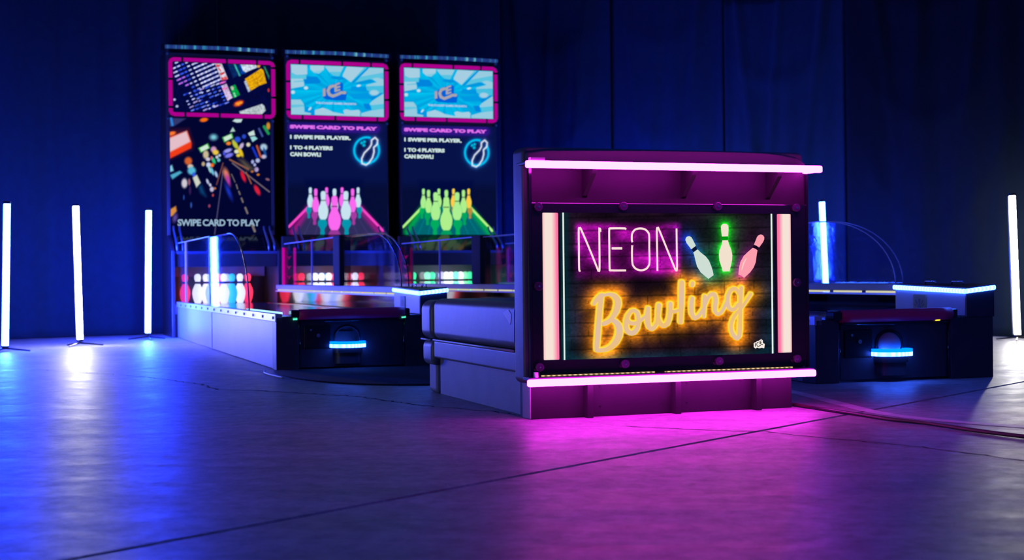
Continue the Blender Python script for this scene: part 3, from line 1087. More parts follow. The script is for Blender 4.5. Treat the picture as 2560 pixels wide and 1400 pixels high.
def paint_city_poster(a):
    P = lambda p, c, s=1.0, al=1.0: a.poly(z7(p), c, s, al)
    E = lambda x, y, rx, ry, c, an=0, s=.3: a.ell(*z7([(x, y)])[0], rx / 4.668, ry / 4.668, c, an, s)
    S = lambda p, c, w, s=1.0: a.stroke(z7(p), c, w / 4.668, s)
    P([(40, 20), (260, 30), (120, 120), (40, 130)], (50, 55, 110), 2)
    S([(85, 30), (100, 105)], (40, 130, 220), 26)
    E(468, 45, 48, 24, (250, 110, 20), -10)
    P([(800, 60), (830, 35), (920, 35), (900, 75), (850, 78)], (195, 220, 220))
    P([(36, 160), (290, 150), (345, 330), (330, 390), (36, 520)], (90, 20, 45), 7, .7)
    P([(36, 250), (275, 175), (325, 320), (320, 375), (36, 515)], (240, 60, 25), 2)
    P([(36, 270), (265, 175), (310, 300), (36, 440)], (228, 190, 200), 2.4)
    E(90, 205, 50, 22, (255, 120, 45), -15)
    E(580, 248, 42, 34, (120, 200, 215), 0, .6)
    P([(770, 190), (805, 130), (835, 180)], (175, 205, 195))
    for pts in ([(400, 375), (515, 318), (540, 375), (430, 430)], [(680, 250), (795, 200), (812, 255), (705, 310)]):
        P(pts, (70, 190, 70), 1.6)
        cxy = np.mean(pts, 0)
        P([tuple(cxy + (np.array(q) - cxy) * .78) for q in pts], (205, 232, 212))
    for x, y, rx, ry, c, an in (
            (490, 450, 34, 50, (200, 185, 150), 0), (515, 505, 26, 22, (205, 200, 215), 0), (580, 390, 34, 34, (205, 150, 190), 0),
            (605, 425, 36, 30, (235, 200, 70), 0), (650, 460, 16, 16, (185, 200, 230), 0), (620, 480, 18, 20, (190, 205, 210), 0),
            (580, 520, 20, 44, (40, 190, 120), -25), (640, 515, 20, 22, (110, 190, 200), 0), (560, 575, 26, 24, (240, 110, 30), 0),
            (520, 570, 26, 30, (195, 210, 245), 0), (460, 560, 20, 26, (190, 170, 130), 0), (555, 490, 12, 22, (205, 90, 120), 0),
            (535, 625, 14, 44, (150, 210, 205), -20), (565, 645, 15, 50, (110, 190, 220), -20), (610, 680, 16, 40, (160, 190, 230), -20),
            (755, 320, 30, 22, (240, 130, 40), 0), (745, 405, 52, 22, (150, 150, 235), -20), (760, 460, 52, 24, (120, 120, 240), -20),
            (705, 440, 16, 20, (70, 80, 230), 0), (830, 330, 26, 62, (185, 195, 60), -28), (850, 415, 30, 24, (220, 228, 190), 0),
            (870, 460, 26, 20, (235, 205, 60), 0), (895, 420, 22, 66, (230, 195, 40), -25), (905, 350, 22, 40, (195, 175, 215), 30),
            (860, 275, 36, 34, (40, 80, 220), 0), (935, 240, 24, 26, (40, 70, 200), 0), (985, 335, 24, 24, (220, 215, 180), 0),
            (1165, 365, 42, 40, (170, 200, 220), 20), (1180, 430, 14, 60, (20, 80, 160), -15), (1165, 475, 30, 24, (190, 180, 210), 0),
            (1035, 535, 18, 24, (165, 175, 225), 0), (1060, 570, 16, 20, (165, 175, 225), 0), (1095, 520, 26, 26, (175, 185, 225), 0),
            (1080, 625, 26, 28, (180, 160, 215), 0), (1100, 685, 18, 14, (200, 115, 40), 0), (1030, 648, 18, 14, (190, 110, 50), 0),
            (1210, 740, 26, 14, (130, 90, 110), 20), (285, 525, 44, 46, (210, 95, 45), 0), (310, 590, 34, 28, (215, 190, 175), 0),
            (325, 640, 48, 46, (85, 185, 215), 0), (350, 685, 20, 26, (50, 90, 230), 0), (240, 785, 34, 56, (205, 200, 210), 0),
            (295, 770, 14, 40, (150, 90, 110), 0), (510, 765, 14, 34, (180, 190, 220), -20), (540, 805, 14, 22, (190, 195, 220), -20),
            (560, 855, 24, 30, (190, 185, 215), 0), (595, 845, 14, 14, (190, 110, 60), 0), (572, 925, 12, 16, (190, 70, 70), 0),
            (530, 1050, 14, 20, (150, 60, 90), 0), (305, 870, 14, 50, (50, 25, 80), 0), (232, 950, 8, 30, (35, 70, 160), 0),
            (318, 1040, 10, 34, (45, 80, 170), 0), (1218, 118, 24, 44, (205, 140, 45), 0)):
        E(x, y, rx, ry, c, an)
    P([(36, 600), (95, 570), (115, 640), (36, 670)], (130, 205, 225), 2)
    P([(70, 690), (185, 640), (215, 660), (100, 740)], (75, 170, 200), 2)
    P([(335, 720), (385, 685), (430, 780), (380, 838)], (205, 210, 195), 1.6)
    P([(405, 830), (440, 805), (490, 940), (430, 900)], (10, 70, 120), 5)
    P([(980, 200), (1050, 165), (1065, 225), (1000, 235)], (200, 222, 215))
    P([(1005, 245), (1060, 235), (1095, 265), (1035, 305)], (150, 215, 215))
    S([(1110, 150), (1150, 235)], (60, 80, 150), 24)
    S([(1170, 125), (1220, 205)], (30, 150, 85), 34)
    S([(1035, 370), (1085, 475)], (20, 50, 200), 26)
    S([(1085, 350), (1130, 475)], (190, 80, 50), 24)
    P([(870, 500), (930, 510), (1060, 620), (970, 640)], (105, 95, 70), 6, .8)
    S([(690, 550), (615, 800)], (120, 65, 60), 14)
    S([(690, 640), (590, 1390)], (85, 80, 120), 11)
    S([(770, 510), (985, 620)], (140, 90, 75), 20)
    S([(800, 550), (1230, 885)], (115, 100, 110), 16)
    S([(960, 660), (1020, 790)], (170, 90, 55), 14)
    for p, q in (((790, 680), (830, 770)), ((845, 800), (860, 850)), ((875, 880), (888, 915)), ((905, 960), (922, 1005)), ((950, 1070), (975, 1135)), ((1030, 1270), (1060, 1345))):
        S([p, q], (125, 115, 110), 10 + (p[1] - 680) * .03)
    E(728, 680, 30, 70, (240, 140, 90), -18, .6)
    E(748, 745, 20, 70, (190, 60, 170), -18, .6)
    E(755, 880, 22, 90, (25, 50, 190), -22, .7)
    E(925, 705, 22, 70, (215, 25, 55), -22)
    E(1088, 865, 26, 66, (215, 30, 60), -28)
    P([(36, 1110), (140, 1050), (150, 1110), (110, 1160), (36, 1200)], (215, 140, 65), 2)
    P([(36, 1130), (80, 1140), (45, 1200)], (225, 175, 140), 2)
    E(130, 1190, 26, 50, (90, 70, 150), 15, .6)


z9 = zc(700, 300, 4.668)


def pinpoly(cx, top, bot, hw, flip=False):
    H = bot - top
    prof = [(.0, .0), (.38, .02), (.50, .10), (.46, .22), (.40, .30), (.55, .44), (.88, .58), (1.0, .70), (.92, .83), (.70, .95), (.45, 1.0)]
    L = [(cx + x * hw, (top + y * H)) for x, y in prof] + [(cx - x * hw, (top + y * H)) for x, y in prof[::-1]]
    if flip:
        L = [(x, top + bot - y) for x, y in L]
    return L


def poster_pins(cols):
    ca, cb, ra, rb, rail, glowc, flc = cols['a'], cols['b'], cols['ra'], cols['rb'], cols['rail'], cols['glow'], cols['floor']

    def paint(a):
        P = lambda p, c, s=.9, al=1.0: a.poly(z9(p), c, s, al)
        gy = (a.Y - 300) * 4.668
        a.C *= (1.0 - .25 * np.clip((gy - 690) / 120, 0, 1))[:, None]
        P([(300, 700), (960, 700), (960, 1010), (330, 1010)], (0, 8, 62), 9, .8)
        P([(340, 1000), (930, 1000), (1200, 1345), (120, 1345)], flc, 2)
        for k in range(9):
            x0, x1 = 370 + 65 * k, 160 + 125 * k
            a.stroke(z9([(x0, 1005), (x1, 1340)]), tuple(min(255, c * 1.35) for c in flc), 3, 1.5, .5)
        for s in (0, 1):
            q = [(335, 1012), (105, 1245)] if not s else [(935, 1012), (1200, 1290)]
            in_ = [(345, 1020), (140, 1300)] if not s else [(925, 1020), (1190, 1335)]
            a.stroke(z9(in_), glowc, 15, 7, .75)
            a.stroke(z9(q), rail, 6.5, 1)
        rows = [((355, 785, 1020, 36), 'a'), ((545, 785, 1010, 36), 'b'), ((725, 785, 1010, 36), cols.get('k6', 'b')), ((912, 785, 1020, 36), cols.get('k7', 'a')),
                ((418, 800, 1075, 42), 'b'), ((637, 800, 1080, 46), 'a'), ((848, 800, 1075, 42), 'b'),
                ((505, 828, 1162, 60), 'a'), ((770, 828, 1162, 60), 'a'), ((637, 885, 1285, 76), 'b')]
        cm = {'a': (ca, ra), 'b': (cb, rb), 'c': ((255, 206, 75), (205, 140, 60))}
        for (x, t, b, w), k in rows[:9]:
            hh = (b - t) * .78
            P(pinpoly(x + (x - 637) * .06, b - 8, b + hh * .7, w * .92, True), cm[k][1], 1.2, .9)
        P([(600, 1270), (675, 1270), (710, 1340), (560, 1340)], rb, 1.5, .8)
        for (x, t, b, w), k in rows:
            P(pinpoly(x, t - 2, b + 2, w + 4), glowc if k == 'b' else (ra[0] // 2, ra[1], ra[2]), 2.2, .35)
            P(pinpoly(x, t, b, w), cm[k][0])
            zz = t + (b - t) * (.33 if b < 1200 else .31)
            a.stroke(z9([(x - w * .40, zz), (x + w * .40, zz)]), tuple(int(c * .45) for c in cm[k][0]), 2.4, .8)
    return paint


def paint_icon(a):
    cy = (0, 196, 240)
    d = a.dseg(a.X, a.Y, z9([(1012 + 145 * math.cos(math.radians(t)), 355 + 152 * math.sin(math.radians(t))) for t in range(68, 285, 8)])) - 2.4
    d2 = a.dseg(a.X, a.Y, z9([(1012 + 145 * math.cos(math.radians(t)), 355 + 152 * math.sin(math.radians(t))) for t in range(-28, 66, 8)])) - 2.4
    pin = z9([(1110, 205), (1140, 235), (1135, 285), (1095, 320), (1098, 375), (1080, 440), (1040, 500), (1005, 525), (958, 508), (955, 450), (985, 385), (1045, 325), (1068, 285), (1070, 235), (1110, 205)])
    d3 = a.dseg(a.X, a.Y, pin) - 1.6
    a.rays(np.minimum(d, d2), (0, 70, 90), 4)
    a.rays(d3, (70, 80, 90), 3.2)
    for dd in (d, d2):
        a.blend(np.arange(len(a.X)), np.clip(.5 - dd / 2, 0, 1), cy)
    for x, y in ((955, 268), (985, 255), (980, 295)):
        a.ell(*z9([(x, y)])[0], 4.6, 4.6, (0, 130, 170))
        a.ell(*z9([(x, y)])[0], 2.4, 2.4, (0, 196, 235))
    a.blend(np.arange(len(a.X)), np.clip(.5 - d3 / 2, 0, 1), (232, 238, 240))
    i = np.nonzero(a.Y < 300 + 130 / 4.668)[0]
    # soft violet halo behind the headline
    hd = a.dseg(a.X, a.Y, z9([(130, 88), (1120, 102)])) - 9
    a.rays(hd, (40, 2, 60), 4)


def cab_uz(i, px, py):
    u, z = on_v(px, py, 5.0, L0)
    return u - CU[i], z


WHITE_T = emit('poster_white', lin((205, 228, 226)), 1.0)
GREY_T = emit('poster_grey', lin((150, 180, 205)), 1.0)
VIOLET_T = emit('poster_violet', lin((224, 110, 236)), 1.0)
SLOGAN_T = emit('slogan_white', lin((196, 202, 230)), 1.0)


def frame_segments(parent, x0, x1, z0, z1, y):
    r = .017
    R = .03

    def seg(pts):
        part('neon_frame', MB().tube(pts, r, 10, squash=.5), NEONM, parent, smooth=True)
    X = lambda f: x0 + (x1 - x0) * f
    Z = lambda f: z1 + (z0 - z1) * f
    g = .011

    def corner(cx, cz, sx, sz):
        return [(cx + sx * R * (1 - math.sin(a)), y, cz + sz * R * (1 - math.cos(a))) for a in (0, .52, 1.05, 1.57)]
    # top
    tops = [.115, .545, .84]
    bots = [.14, .47, .90]
    lefts = [.36, .87]
    rights = [.07, .64]
    seg([(x0, y, Z(lefts[0]) + g)] + [(x0, y, z1 - R)] + [(x0 + R * .3, y, z1 - R * .3), (x0 + R, y, z1)] + [(X(tops[0]) - g, y, z1)])
    seg([(X(tops[0]) + g, y, z1), (X(tops[1]) - g, y, z1)])
    seg([(X(tops[1]) + g, y, z1), (X(tops[2]) - g, y, z1)])
    seg([(X(tops[2]) + g, y, z1), (x1 - R, y, z1), (x1 - R * .3, y, z1 - R * .3), (x1, y, z1 - R), (x1, y, Z(.09) + g)])
    seg([(x1, y, Z(.09) - g), (x1, y, Z(rights[1]) + g)])
    seg([(x1, y, Z(rights[1]) - g), (x1, y, z0 + R), (x1 - R * .3, y, z0 + R * .3), (x1 - R, y, z0), (X(bots[2]) + g, y, z0)])
    seg([(X(bots[2]) - g, y, z0), (X(bots[1]) + g, y, z0)])
    seg([(X(bots[1]) - g, y, z0), (X(bots[0]) + g, y, z0)])
    seg([(X(bots[0]) - g, y, z0), (x0 + R, y, z0), (x0 + R * .3, y, z0 + R * .3), (x0, y, z0 + R), (x0, y, Z(lefts[1]) - g)])
    seg([(x0, y, Z(lefts[1]) + g), (x0, y, Z(lefts[0]) - g)])


CW = .935


def cabinet(i, label):
    t = thing('display_cabinet', label, 'display cabinet', (CF[i][0], CF[i][1], 0), A, 'display cabinets at the lane ends')
    # shell: side walls to the floor, back, upper box, pit
    for x0 in (0, CW - .028):
        part('side_wall', MB().prism([(.0, .0), (.0, .74), (FACE, .88), (FACE, 2.50), (.78, 2.50), (.78, 0)], lambda a, b, d: (d, a, b), x0, x0 + .028), CAB_NAVY, t, bevel=.004)
    part('upper_box', MB().box(.028, CW - .028, FACE + .008, .78, .87, 2.47), CAB_NAVY, t)
    part('pin_deck', MB().box(.028, CW - .028, .0, .70, .20, .283), BED, t)
    part('pit_back', MB().box(.028, CW - .028, .70, .78, .0, .87), CAB_NAVY, t)
    part('pit_curtain', MB().box(.045, CW - .045, .60, .612, .52, .70), pbr('pit_curtain', (.22, .16, .26), .7), t)
    hd = part('pit_hood', MB().box(.028, CW - .028, .04, .07, .60, .735), CAB_NAVY, t, bevel=.004)
    part('hood_edge', MB().box(.03, CW - .03, .028, .042, .712, .735), pbr('hood_blue', (.10, .16, .35), .25, metal=.5), hd)
    part('lower_skirt', MB().box(.028, CW - .028, .02, .06, .0, .20), CAB_NAVY, t)
    part('hood_slope', MB().prism([(.04, .735), (.07, .735), (FACE + .01, .875), (FACE - .02, .885)], lambda a, b, d: (d, a, b), .028, CW - .028), BLACKGLOSS, t)
    for x in (.05, .10, CW - .10, CW - .05):
        part('hood_arm', MB().tube([(x, .03, .74), (x, .05, .80), (x, FACE - .03, .93), (x, FACE - .02, .96)], .009, 8), pbr('arm_metal', (.25, .3, .4), .3, metal=.7), t, smooth=True)
    # top tube, its coloured glints set into a dim glow
    tt = part('top_tube', MB().tube([(-.02, FACE - .02, 2.515), (CW * .5, FACE - .02, 2.522), (CW + .02, FACE - .02, 2.515)], .016, 14), GLINTT, t, smooth=True, label='dim tube with coloured glints along the top')
    for x in (-.02, CW + .02):
        part('tube_clip', MB().box(x - .012, x + .012, FACE - .04, FACE + .02, 2.485, 2.54), BLACKMETAL, tt)
    # screen and its frame
    boxes = {0: ((425, 145), (685, 155), (425, 290), (684, 295)), 1: ((719, 151), (968, 161), (719, 297), (967, 301)), 2: ((1002, 158), (1240, 171), (1003, 302), (1240, 305))}[i]
    q = [cab_uz(i, *p) for p in boxes]
    x0, x1 = (q[0][0] + q[2][0]) / 2, (q[1][0] + q[3][0]) / 2
    z1, z0 = (q[0][1] + q[1][1]) / 2, (q[2][1] + q[3][1]) / 2
    frame_segments(t, x0 + .005, x1 - .005, z0 + .012, z1 - .012, FACE - .010)
    O, du = L0, CU[i]
    sx0, sx1, sz0, sz1 = x0 + .030, x1 - .030, z0 + .034, z1 - .034
    if i == 0:
        canvas('screen', t, O, du, CABV, sx0, sx1, sz0, sz1, FACE - .002, 230, 128, paint_city_screen, (3, 8, 62))
    else:
        def paint(a, i=i):
            # same picture on both screens: map this screen onto the traced one
            gx = np.linspace(sx0, sx1, 200); gz = np.linspace(sz0, sz1, 112)
            s, tt_ = np.meshgrid(np.linspace(0, 1, 200), np.linspace(1, 0, 112))
            s, tt_ = s.ravel(), tt_.ravel()
            X = 135 + 2030 * s
            Y = 145 + 72 * s + tt_ * (1158 - 28 * s)
            a.X, a.Y = 995 + X / 9.333, 155 + Y / 9.333
            paint_ice(a)
        canvas('screen', t, O, du, CABV, sx0, sx1, sz0, sz1, FACE - .002, 200, 112, paint, (0, 176, 230))
        sw, sh = sx1 - sx0, sz1 - sz0
        text('screen_text', 'THE COOLEST GAMES ON EARTH', sx0 + sw * .262, sx0 + sw * .695, sz0 + sh * .225, sz0 + sh * .265, FACE - .004, SLOGAN_T, t, bold=.02)
    # poster below
    py0 = z0 - .012
    if i == 0:
        canvas('poster', t, O, du, CABV, .03, CW - .03, .885, py0, FACE - .002, 210, 235, paint_city_poster, (2, 5, 48))
        a0, a1 = cab_uz(0, 444, 548), cab_uz(0, 650, 565)
        text('poster_text', 'SWIPE CARD TO PLAY', a0[0], a1[0], a1[1] - .002, a0[1], FACE - .004, GREY_T, t, bold=.028, space=.96)
    else:
        o1 = CU[1]

        def pp(a):
            poster_pins(PCOL[i])(a)
            paint_icon(a)
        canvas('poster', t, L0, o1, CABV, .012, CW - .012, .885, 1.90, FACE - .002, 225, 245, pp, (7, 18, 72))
        for body, (ax, ay), (bx, by), mt, bd, nm in (
                ('SWIPE CARD TO PLAY', (115, 56), (1135, 126), VIOLET_T, .075, 'headline'),
                ('1 SWIPE PER PLAYER.', (118, 174), (825, 236), WHITE_T, .055, 'poster_text'),
                ('1 TO 4 PLAYERS', (118, 298), (615, 354), WHITE_T, .055, 'poster_text'),
                ('CAN BOWL!', (118, 374), (478, 430), WHITE_T, .055, 'poster_text')):
            (c0, c1) = z9([(ax, ay), (bx, by)])
            p0, p1 = cab_uz(1, *c0), cab_uz(1, *c1)
            text(nm, body, p0[0], p1[0], p1[1], p0[1], FACE - .004, mt, t, bold=bd, space=1.02)
    for x, z in ((.012, z1 + .03), (CW - .012, z1 + .03), (.012, z0 - .03), (CW - .012, z0 - .03)):
        part('bolt', MB().disc((x, z), .011, FACE - .028, FACE - .02, 12), CHROME, t)
    return t


PCOL = {1: dict(a=(200, 228, 240), b=(250, 105, 240), ra=(0, 160, 180), rb=(178, 60, 168), rail=(250, 70, 200), glow=(190, 20, 140), floor=(48, 44, 92)),
        2: dict(a=(172, 240, 146), b=(176, 240, 140), ra=(0, 178, 92), rb=(0, 170, 90), rail=(178, 246, 136), glow=(0, 190, 60), floor=(0, 100, 112), k6='c', k7='c')}
cabinet(0, 'left display cabinet showing a night city street on screen and poster')
cabinet(1, 'middle display cabinet with an icy blue screen above pink and white pins')
cabinet(2, 'right display cabinet with an icy blue screen above green and orange pins')

# wire hanging down to the left cabinet's top tube
q = W(L0, CU[0] + .115, CABV + FACE - .02)
o = part('hanging_cable', MB().tube([(q[0], q[1], 2.536), (q[0], q[1], 5.2)], .004, 8), BLACKMETAL)
tag(o, 'thin cable hanging from the ceiling to the top of the left display cabinet', 'cable')

# pillars with chevrons between the cabinets
CHEV = emit('chevron_magenta', (.30, .0, .16), 1.0)
STRIPM = emit('magenta_strip', (.62, .0, .34), 1.0)
for i, (uu, lb) in enumerate(((.895, 'dark pillar with magenta chevron arrows between the left and middle display cabinets'),
                             (1.94, 'dark pillar with magenta chevron arrows between the middle and right display cabinets'))):
    t = thing('arrow_pillar', lb, 'pillar', (*W(L0, uu - .01, CABV - .14), 0), A, 'arrow pillars between the cabinets')
    wd = .11
    part('panel', MB().box(0, wd, .05, .115, 0, .86), CAB_NAVY, t, bevel=.003)
    for x in (-.004, wd - .016):
        part('light_strip', MB().box(x, x + .020, .036, .05, .44, .76), STRIPM if i == 0 else emit('dim_strip', (.10, .0, .05), 1), t, bevel=.004, label='magenta light strip')
    for z in (.50, .585, .67):
        ch = [(.032, z + .022), (.055, z + .012), (.078, z + .022), (.064, z + .002), (.055, z - .014), (.046, z + .002)]
        part('chevron', MB().prism(ch, lambda a, b, d: (a, d, b), .044, .05), CHEV, t)

# ================================================================== BOWLING PINS
PROF = [(.024, 0), (.030, .012), (.040, .045), (.0465, .085), (.043, .118), (.031, .148), (.0225, .168), (.0205, .180), (.0225, .196), (.0275, .214), (.0285, .230), (.024, .246), (.013, .256), (.002, .258)]


def smooth_prof(p, n=4):
    q = curve2(p, n)
    return [(max(.001, a), b) for a, b in q]


pm = MB().lathe(smooth_prof(PROF), n=22)
bandm = MB().lathe([(.0215, .170), (.0224, .172), (.0212, .180), (.0224, .188), (.0232, .190)], n=22)
PIN_EM = {'red': ((.9, .02, .12), (1.6, .05, .14)), 'white': ((.9, .9, .9), (1.6, 1.6, 1.75)), 'pale blue': ((.6, .75, .95), (.6, .85, 1.3)),
          'cyan': ((.1, .7, .9), (.05, .85, 1.3)), 'green': ((.1, .9, .4), (.08, 1.3, .55))}
SETS = [['red', 'white', 'pale blue', 'red',        # back row, left to right
         'white', 'red', 'white',
         'pale blue', 'cyan', 'white'],
        ['red', 'white', 'white', 'red', 'white', 'red', 'white', 'white', 'pale blue', 'white'],
        ['green', 'green', 'white', 'green', 'green', 'white', 'green', 'pale blue', 'white', 'green']]
first = {}
rowname = ['back row', 'third row', 'second row', 'front']
ordn = [['far left', 'second from left', 'second from right', 'far right'], ['left', 'middle', 'right'], ['left', 'right'], ['front']]
PW, PD = .185, .15
for li, (cu, nm) in enumerate(zip(CU, ('left', 'middle', 'right'))):
    k = 0
    for r in range(4):
        n = 4 - r
        for j in range(n):
            c = SETS[li][k]
            # the last pin of the list stands in front
            x = CW * .5 - .02 + (j - (n - 1) / 2) * PW
            y = .50 - r * PD + .02
            if r == 3:
                lab = 'glowing %s bowling pin at the front point of the %s lane rack' % (c, nm)
            else:
                lab = 'glowing %s pin, %s in the %s of the %s lane rack' % (c, ordn[r][j], rowname[r], nm)
            wxy = W(L0, cu + x, CABV + y)
            if c not in first:
                t = thing('bowling_pin', lab, 'bowling pin', (*wxy, .284), A, 'lit bowling pins in the three racks')
                b = part('pin_body', pm, glow_plastic('pin_' + c.replace(' ', '_'), *PIN_EM[c]), t, smooth=True)
                part('neck_band', bandm, BLACK, b, smooth=True)
                first[c] = t
            else:
                s = first[c]
                t = s.copy()
                COL.objects.link(t)
                t.location = (*wxy, .284)
                t['label'] = lab
                for ch in list(s.children):
                    d = ch.copy()
                    COL.objects.link(d)
                    d.parent = t
                    for g in ch.children:
                        e = g.copy()
                        COL.objects.link(e)
                        e.parent = d
            k += 1

# ball in the right lane's tray
q = W(L0, 2.045 + .386, -2.10 + .010)
bm_ = bmesh.new()
bmesh.ops.create_uvsphere(bm_, u_segments=32, v_segments=20, radius=.0535)
me = bpy.data.meshes.new('bowling_ball')
bm_.to_mesh(me)
bm_.free()
me.polygons.foreach_set('use_smooth', [True] * len(me.polygons))
me.materials.append(pbr('ball_grey', (.42, .44, .50), .3, noise=.08))
o = bpy.data.objects.new('bowling_ball', me)
COL.objects.link(o)
o.location = (q[0], q[1], .117 + .0535)
tag(o, 'pale grey bowling ball sitting in the lit tray of the right lane', 'bowling ball')

# mat in front of the left lane
mat = [(-.03, -.06), (-.045, -.30), (-.035, -.62), (.03, -.92), (.16, -1.17), (.34, -1.33), (.60, -1.42), (1.02, -1.44), (1.02, -.06)]
mp = curve2(mat[:7], 6) + mat[7:]
mb = MB().prism([W(L0, a, b) for a, b in mp], lambda a, b, d: (a, b, d), .0008, .007)
o = part('floor_mat', mb, pbr('mat_carpet', (.010, .011, .016), .95, bump=.6, bscale=120, noise=.4, nscale=12), bevel=.003)
tag(o, 'black floor mat with a rounded corner in front of the left lane', 'mat')
edge = [W(L0, a, b) for a, b in curve2([(-.075, -.05), (-.105, -.22), (-.105, -.40), (-.085, -.62)], 8)]
o = part('cord', MB().tube([(a, b, .006) for a, b in edge], .005, 8), pbr('pale_cord', (.6, .62, .7), .5), smooth=True)
tag(o, 'short pale cord curving on the floor at the corner of the left lane', 'cord')

# ================================================================== NEON SIGN
sg = thing('neon_sign', 'lit NEON Bowling sign wall with magenta light bars, standing in front of the bench', 'sign', (B0[0], B0[1], 0), A)
SW_ = 1.095
part('base', MB().box(0, 1.032, .0, .11, 0, .128), PLY, sg, bevel=.002)
part('base_side', MB().box(-.004, .0, .0, .075, .002, .124), LAMGREY, sg)
for x in (.196, .536, .862):
    part('base_rib', MB().box(x, x + .022, -.04, .0, .0, .125), PLY, sg, bevel=.0015)
for x in (.26, .50, .60, .82):
    for z in (.035, .105):
        part('screw', MB().disc((x, z), .004, -.001, .001, 10), BLACKMETAL, sg)
part('backrest', MB().box(-.018, SW_ + .002, .004, .125, .122, .948), VINYLD, sg, bevel=.022, seg=4, smooth=True, label='padded dark vinyl back of the sign')
top = [(-.01, .895), (-.01, .925), (.06, .934), (.42, .941), (.80, .943), (.93, .941), (1.0, .934), (1.06, .924), (1.092, .905), (1.092, .895)]
part('top_pad', MB().prism(top, lambda a, b, d: (a, d, b), -.012, .05), VINYLD, sg, bevel=.006, seg=3)
part('side_strip', MB().box(-.006, .004, -.016, .004, .13, .90), BLACKGLOSS, sg)
part('upper_panel', MB().box(.004, 1.093, -.004, .006, .752, .885), PLY, sg)
part('top_shelf', MB().box(-.045, 1.085, -.112, .0, .879, .8875), BLACK, sg, bevel=.002)
part('top_light_bar', MB().box(-.055, 1.092, -.132, -.110, .8635, .8885), MAGBAR, sg, bevel=.006, seg=3, label='glowing magenta light bar along the top')
part('top_light_return', MB().box(1.071, 1.093, -.115, -.02, .866, .886), MAGBAR, sg, bevel=.005)
for x in (.206, .591, .936):
    m = MB().prism([(-.104, .879), (-.104, .866), (-.094, .850), (-.006, .772), (-.002, .772), (-.002, .879)], lambda a, b, d: (d, a, b), x - .009, x + .009)
    part('bracket', m, PLY, sg, bevel=.0015)
part('bar_clip', MB().box(-.04, .012, -.128, -.104, .889, .899), pbr('clip_pale', (.5, .5, .5), .5), sg)
part('bar_clip', MB().box(-.008, .002, -.070, -.05, .150, .168), pbr('clip_pale', (.5, .5, .5), .5), sg)
part('bottom_shelf', MB().box(-.03, 1.085, -.072, .0, .138, .150), BLACK, sg, bevel=.002)
part('bottom_light_bar', MB().box(-.041, 1.083, -.092, -.070, .120, .1445), MAGBAR, sg, bevel=.006, seg=3, label='glowing magenta light bar along the bottom')
part('shelf_glint', MB().box(.03, .46, -.030, -.024, .1505, .154), led_dots('warm_glint', (.9, .62, .30), .15, 1.1, .02), sg, label='thin dotted warm reflection under the board, set as a glow')  # reflection on the shelf drawn as a glowing dotted strip
part('shelf_glint', MB().box(.50, 1.02, -.030, -.024, .1505, .154), led_dots('warm_glint', (.9, .62, .30), .15, 1.1, .02), sg, label='thin dotted warm reflection under the board, set as a glow')
bd = part('sign_board', MB().box(.0, SW_ - .004, -.016, -.004, .154, .752), BLACKGLOSS, sg, bevel=.002)
part('board_edge', MB().box(SW_ - .006, SW_ + .002, -.02, .0, .150, .885), BLACKGLOSS, sg)
PURP = pbr('violet_acrylic', (.05, .02, .065), .25)
for x, z in ((.025, .737), (.346, .741), (.719, .743), (1.044, .740), (.023, .462), (1.044, .464), (.024, .182), (.347, .184), (.719, .183), (1.042, .182)):
    so = part('standoff', MB().disc((x, z), .0155, -.030, -.016, 24), PURP, sg, bevel=.002)
    part('standoff_screw', MB().disc((x, z), .0035, -.033, -.030, 10), CHROME, so)

zN, zB, zG, zP, zI = zc(1430, 550, 9.143), zc(1470, 700, 7.0), zc(1670, 690, 7.777), zc(1700, 545, 8.75), zc(1870, 840, 35.0)
NEON = [
    zN([(190, 1150), (165, 1120), (158, 640), (155, 220), (180, 192), (208, 215), (400, 660), (590, 1130), (608, 1152), (630, 1125), (628, 640), (624, 220), (634, 195), (648, 220), (648, 270)]),
    zN([(1215, 212), (1200, 192), (885, 192), (853, 218), (855, 640), (862, 1118), (892, 1150), (1235, 1152)]),
    zN([(1385, 505), (1370, 470), (1368, 370), (1387, 285), (1450, 218), (1560, 193), (1670, 216), (1738, 280), (1765, 360), (1768, 640), (1772, 960), (1750, 1050), (1690, 1120), (1580, 1150), (1470, 1120), (1402, 1050), (1378, 960), (1372, 760), (1376, 590), (1382, 605)]),
    zN([(1955, 1150), (1952, 1100), (1945, 640), (1940, 220), (1960, 192), (1985, 208), (2170, 660), (2355, 1112), (2378, 1140), (2400, 1115), (2395, 640), (2390, 195)])]
NEON_BAR = zN([(912, 648), (1145, 648)])


def bw(z, s, pts):
    return [(*z([(p[0], p[1])])[0], p[2] / s) for p in pts]


